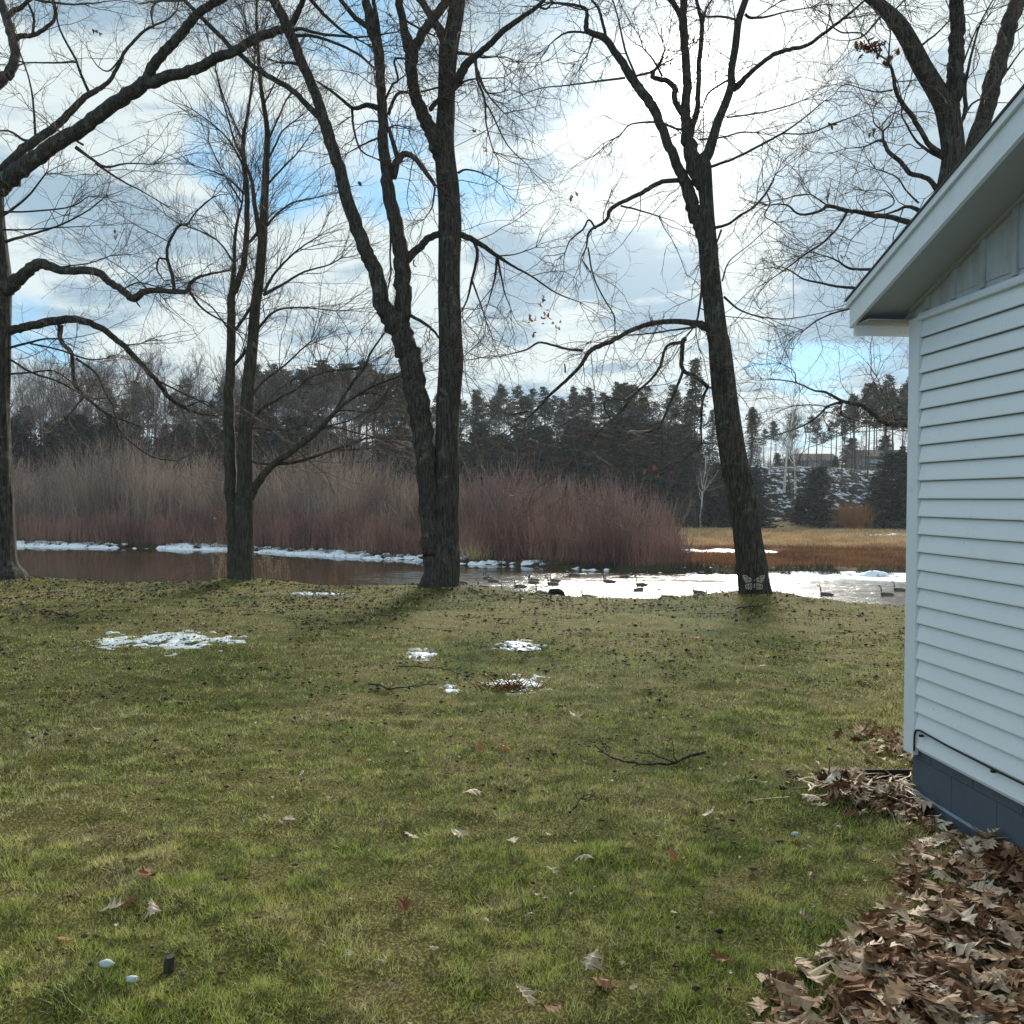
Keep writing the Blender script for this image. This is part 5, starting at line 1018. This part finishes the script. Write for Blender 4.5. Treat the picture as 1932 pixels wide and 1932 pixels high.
# ------------------------------------------------------------------ butterfly ornament
BY = 15.3-.36; bc = W(1423, 1116, BY); Bf = empty('butterfly_ornament', (bc[0], BY, float(G(bc[0], BY))), 0); tag(Bf, 'black and cream butterfly ornament leaning on the foot of the leaning oak', 'garden ornament')
M['bf_dark'] = mat('dark_metal', (.018,.017,.016), .5); M['bf_cream'] = mat('cream_metal', (.30,.27,.18), .5); M['bf_white'] = mat('white_enamel', (.75,.75,.70), .4)
zb = .215
def plate(mb, pts, y, th, mi=0):
    mb.prism([(p[0], p[1]) for p in pts], 1, y, y+th, mi)
def P2(pts, s): return [(s*(x-885)*.000425, zb+(620-y)*.000425) for x, y in pts]     # traced in units of the close-up
for s in (-1, 1):
    up = [(910, 640), (960, 500), (1040, 430), (1130, 370), (1230, 350), (1310, 360), (1320, 440), (1290, 560), (1240, 660), (1160, 690), (1000, 690), (930, 670)]
    lo = [(910, 660), (1000, 690), (1150, 690), (1210, 740), (1225, 820), (1190, 900), (1090, 935), (990, 935), (930, 860), (905, 740)]
    for nm, pl, cells in (('upper_wing', up, [[(965, 520), (1050, 460), (1110, 480), (1060, 530), (990, 550)], [(1110, 545), (1260, 555), (1230, 610), (1120, 590)], [(980, 580), (1080, 560), (1110, 640), (1010, 630)], [(1120, 620), (1220, 630), (1190, 670), (1130, 665)], [(1130, 470), (1250, 440), (1300, 470), (1270, 530), (1150, 530)]]),
                           ('lower_wing', lo, [[(960, 690), (1020, 710), (1040, 780), (990, 760)], [(1050, 710), (1130, 730), (1150, 800), (1080, 790)], [(1060, 820), (1150, 830), (1130, 890), (1080, 890)], [(950, 770), (980, 790), (1005, 900), (985, 905)], [(1015, 810), (1040, 820), (1060, 900), (1035, 900)], [(1000, 670), (1090, 690), (1100, 705), (1020, 695)]])):
        mb = MB(); plate(mb, P2(pl, s)[::s], 0, .006); w = mb.build(nm, M['bf_dark'], Bf, smooth=False)
        mb = MB()
        for c in cells: 
            cc = np.array(c, float); cc = cc.mean(0)+(cc-cc.mean(0))*1.10; plate(mb, P2(cc, s), -.004, .0037)
        mb.build('cell_panel', M['bf_cream'], w, smooth=False)
        mb = MB(); dots = [(1135, 425), (1235, 395), (1290, 385), (1280, 430), (1180, 400)] if nm == 'upper_wing' else [(1205, 780), (1200, 830), (1175, 880), (1160, 735), (1000, 915), (1110, 920)]
        for (x, y) in dots: plate(mb, P2([(x+15*math.cos(t), y+15*math.sin(t)) for t in np.arange(8)*PI/4], s), -.004, .0037)
        mb.build('edge_spots', M['bf_white'], w, smooth=False)
mb = MB(); K = 12; zz = np.linspace(.05, .28, K)+.02; mb.add(*tube(np.stack([zz*0, zz*0-.006, zz], 1), np.interp(zz, [.07, .12, .17, .21, .24, .27, .30], [.003, .010, .012, .019, .013, .016, .003]), 12)); mb.build('body', M['bf_dark'], Bf)
for s in (-1, 1):
    mb = MB(); mb.add(*tube(np.array([(0, -.004, .285), (s*.015, -.004, .31), (s*.045, -.004, .335)]), np.array([.002, .002, .0035]), 5)); mb.build('antenna', M['bf_dark'], Bf)
mb = MB()
for z in (.235, .17, .155, .14, .12): mb.add(*tube(np.array([(0, -.022, z-.006), (0, -.024, z), (0, -.022, z+.006)]), np.array([.002, .006, .002]), 8))
mb.build('body_spots', M['bf_white'], Bf)
Bf.scale = (1, 1, 1); Bf.rotation_euler = (math.radians(-8), 0, 0)

# ------------------------------------------------------------------ geese
def fn_gbody(N, b):
    n = N.noise(N.mapv(obj_co(N), (1, 3, 3)), 14, 3, .6); s = N.n('ShaderNodeSeparateXYZ'); N.set(s.inputs[0], obj_co(N))
    N.set(b.inputs['Base Color'], N.mix(N.ss(s.outputs[2], .02, .12), N.mix(n, (.24,.22,.19), (.33,.30,.26)), N.mix(N.ss(n, .4, .6), (.06,.045,.035), (.13,.10,.075))))
GM = [mat('goose_plumage', rough=.8, fn=fn_gbody), mat('goose_black', (.010,.010,.011), .6), mat('goose_white', (.75,.74,.71), .8)]
def goose_mesh(neckh=.30, fwd=.06, head_dn=0.0):
    # spine from tail to breast then up the neck to the bill; rings (x forward, z up, half width, half height, material)
    rg = [(-.46, .10, .006, .004, 1), (-.44, .10, .035, .012, 1), (-.38, .095, .06, .025, 2), (-.33, .09, .085, .05, 0), (-.24, .08, .13, .09, 0), (-.10, .075, .165, .125, 0), (.05, .075, .165, .135, 0), (.17, .085, .13, .125, 0), (.235, .12, .085, .10, 0)]
    nk = [(.265, .19, .058, .055, 2), (.275, .235, .040, .040, 1), (.275+fwd*.2, .29, .031, .031, 1), (.275+fwd*.4, .22+neckh*.6, .027, .027, 1), (.28+fwd*.6, .22+neckh*.85, .028, .030, 1), (.31+fwd, .235+neckh, .033, .037, 1), (.345+fwd, .235+neckh-head_dn*.3, .034, .038, 1), (.38+fwd, .225+neckh-head_dn*.5, .028, .028, 1), (.41+fwd, .215+neckh-head_dn*.8, .017, .014, 1), (.455+fwd, .205+neckh-head_dn, .010, .005, 1)]
    al = rg+nk; S = 14; C = np.array([(a[0], 0, a[1]) for a in al]); T = np.gradient(C, axis=0); T = unit(T); V = []
    for i, a in enumerate(al):
        t = T[i]; n = np.array([-t[2], 0, t[0]]); 
        if i < len(rg)-1: n = np.array([0, 0, 1.])
        th = np.arange(S)*2*PI/S; V.append(C[i]+np.cos(th)[:, None]*np.array([0, a[2], 0])+np.sin(th)[:, None]*n*a[3])
    mb = MB(); v = np.concatenate(V); fs = {0: [], 1: [], 2: []}
    for i in range(len(al)-1):
        for j in range(S):
            m_ = al[i+1][4] if i < len(rg)-1 else al[i][4]
            if i in (13, 14) and j in (5, 6, 7, 8, 0, 1, 13, 12): m_ = 2 if j in (0, 7, 6, 13, 8) else m_
            fs[m_].append((i*S+j, i*S+(j+1) % S, (i+1)*S+(j+1) % S, (i+1)*S+j))
    mb.v.append(v); mb.n = len(v)
    for m_, f in fs.items(): mb.f.append((np.array(f), m_))
    return mb
protos = []
for k_, (nh, fw, hd) in enumerate(((.30, .05, .01), (.24, .09, .02), (.34, .02, .0), (.10, .14, .06))):
    o = goose_mesh(nh, fw, hd).build('goose', GM); protos.append(o)
gused = set()
gz = [(1, 'goose at the left end of the flock beside the double-trunked oak', 869+3, 1101, 0, 0), (1, 'goose behind the pair near the left end of the flock', 921, 1093, 0, 0), (2, 'goose in front of the back pair near the left end', 930, 1098, 0, 0), (1, 'goose swimming alone between the left pair and the lawn edge', 911, 1110, 0, 0),
      (1, 'back goose of the tall middle-left pair', 1007, 1096, 2, 0), (1, 'front goose of the tall middle-left pair', 1006, 1101, 0, 0), (1, 'goose with its neck drawn in below the middle-left pair', 981, 1109, 1, 0), (1, 'goose right of the middle-left pair, farther out', 1047, 1098, 0, 0), (1, 'goose in front of the one right of the middle-left pair', 1043, 1104, 2, 0),
      (1, 'left goose of the close pair before the dark bank', 1147, 1098, 0, 0), (1, 'right goose of the close pair before the dark bank', 1151, 1100, 2, 0), (-1, 'goose facing right near the lawn edge, left of the leaning oak', 1205, 1115, 2, 1), (1, 'goose close behind the one facing right', 1210, 1106, 2, 0),
      (1, 'goose at the lawn edge with only its neck showing, leftmost', 957, 1121, 2, 0), (1, 'goose half hidden by the lawn edge in the middle', 1021, 1121, 2, 0), (1, 'goose half hidden by the lawn edge right of the dark stump', 1108, 1128, 1, 0), (1, 'small looking goose at the lawn edge before the stump', 993, 1125, 1, 0),
      (1, 'goose left of the leaning oak, a little farther from the lawn', 1318, 1120, 0, 0), (-1, 'goose with neck showing just left of the leaning oak', 1325, 1128, 1, 1), (1, 'goose feeding half behind the leaning oak', 1373, 1125, 3, 0), (1, 'goose swimming alone in the bright water right of the leaning oak', 1559, 1124, 0, 0),
      (1, 'nearer goose of the two beside the house corner', 1673, 1124, 0, 0), (1, 'farther goose of the two beside the house corner', 1697, 1115, 0, 0), (1, 'goose low at the lawn edge left of the leaning oak', 1259, 1130, 1, 0), (1, 'dark resting goose close to the far bank, left of the others there', 1083, 1087, 3, 0), (-1, 'resting goose close to the far bank, right of the others there', 1178, 1090, 3, 0)]
gz += [(1, 'small dark duck near the far bank between the twin-stemmed tree and the double-trunked oak', 505, 1054, 3, 0)]
for s_, lb, px, py, k_, fl in gz:
    if py > 1110 and px < 1300: py_ = py
    r = ray(px, py); t = (WZ-1.68)/r[2]; X, Y = r[0]*t, r[1]*t; p = protos[k_]
    if k_ in gused: o = p.copy(); COL.objects.link(o)
    else: o = p; gused.add(k_)
    o.location = (X, Y, WZ-.02); ang = (PI if s_ > 0 else 0)+rng.normal()*.35; sc_ = 1.0*rng.uniform(.95, 1.08); o.scale = (sc_,)*3; o.rotation_euler = (0, 0, ang)
    tag(o, lb, 'duck' if 'duck' in lb else 'goose', 'geese on the river' if 'duck' not in lb else None)
# dark stump on the lawn edge
st = W(1049, 1119, 16.3); mb = MB(); K = 7; C = np.stack([np.array([-.14, -.1, -.04, .02, .08, .12, .16]), np.zeros(K), np.array([.0, .05, .06, .07, .05, .02, .0])], 1); mb.add(*tube(C, np.array([.02, .06, .07, .06, .06, .05, .01]), 10, ridge=lambda P, a: 1+.5*(vn(np.cos(a)[None, None]*3+P[:, :, :1]*20, np.sin(a)[None, None]*3, P[:, :, 2:3]*9, s=5)-.5)))
o = mb.build('driftwood', M['black']); o.location = (st[0], 16.3, float(G(st[0], 16.3))+.02); tag(o, 'dark lump of wood on the lawn edge in front of the geese', 'driftwood')
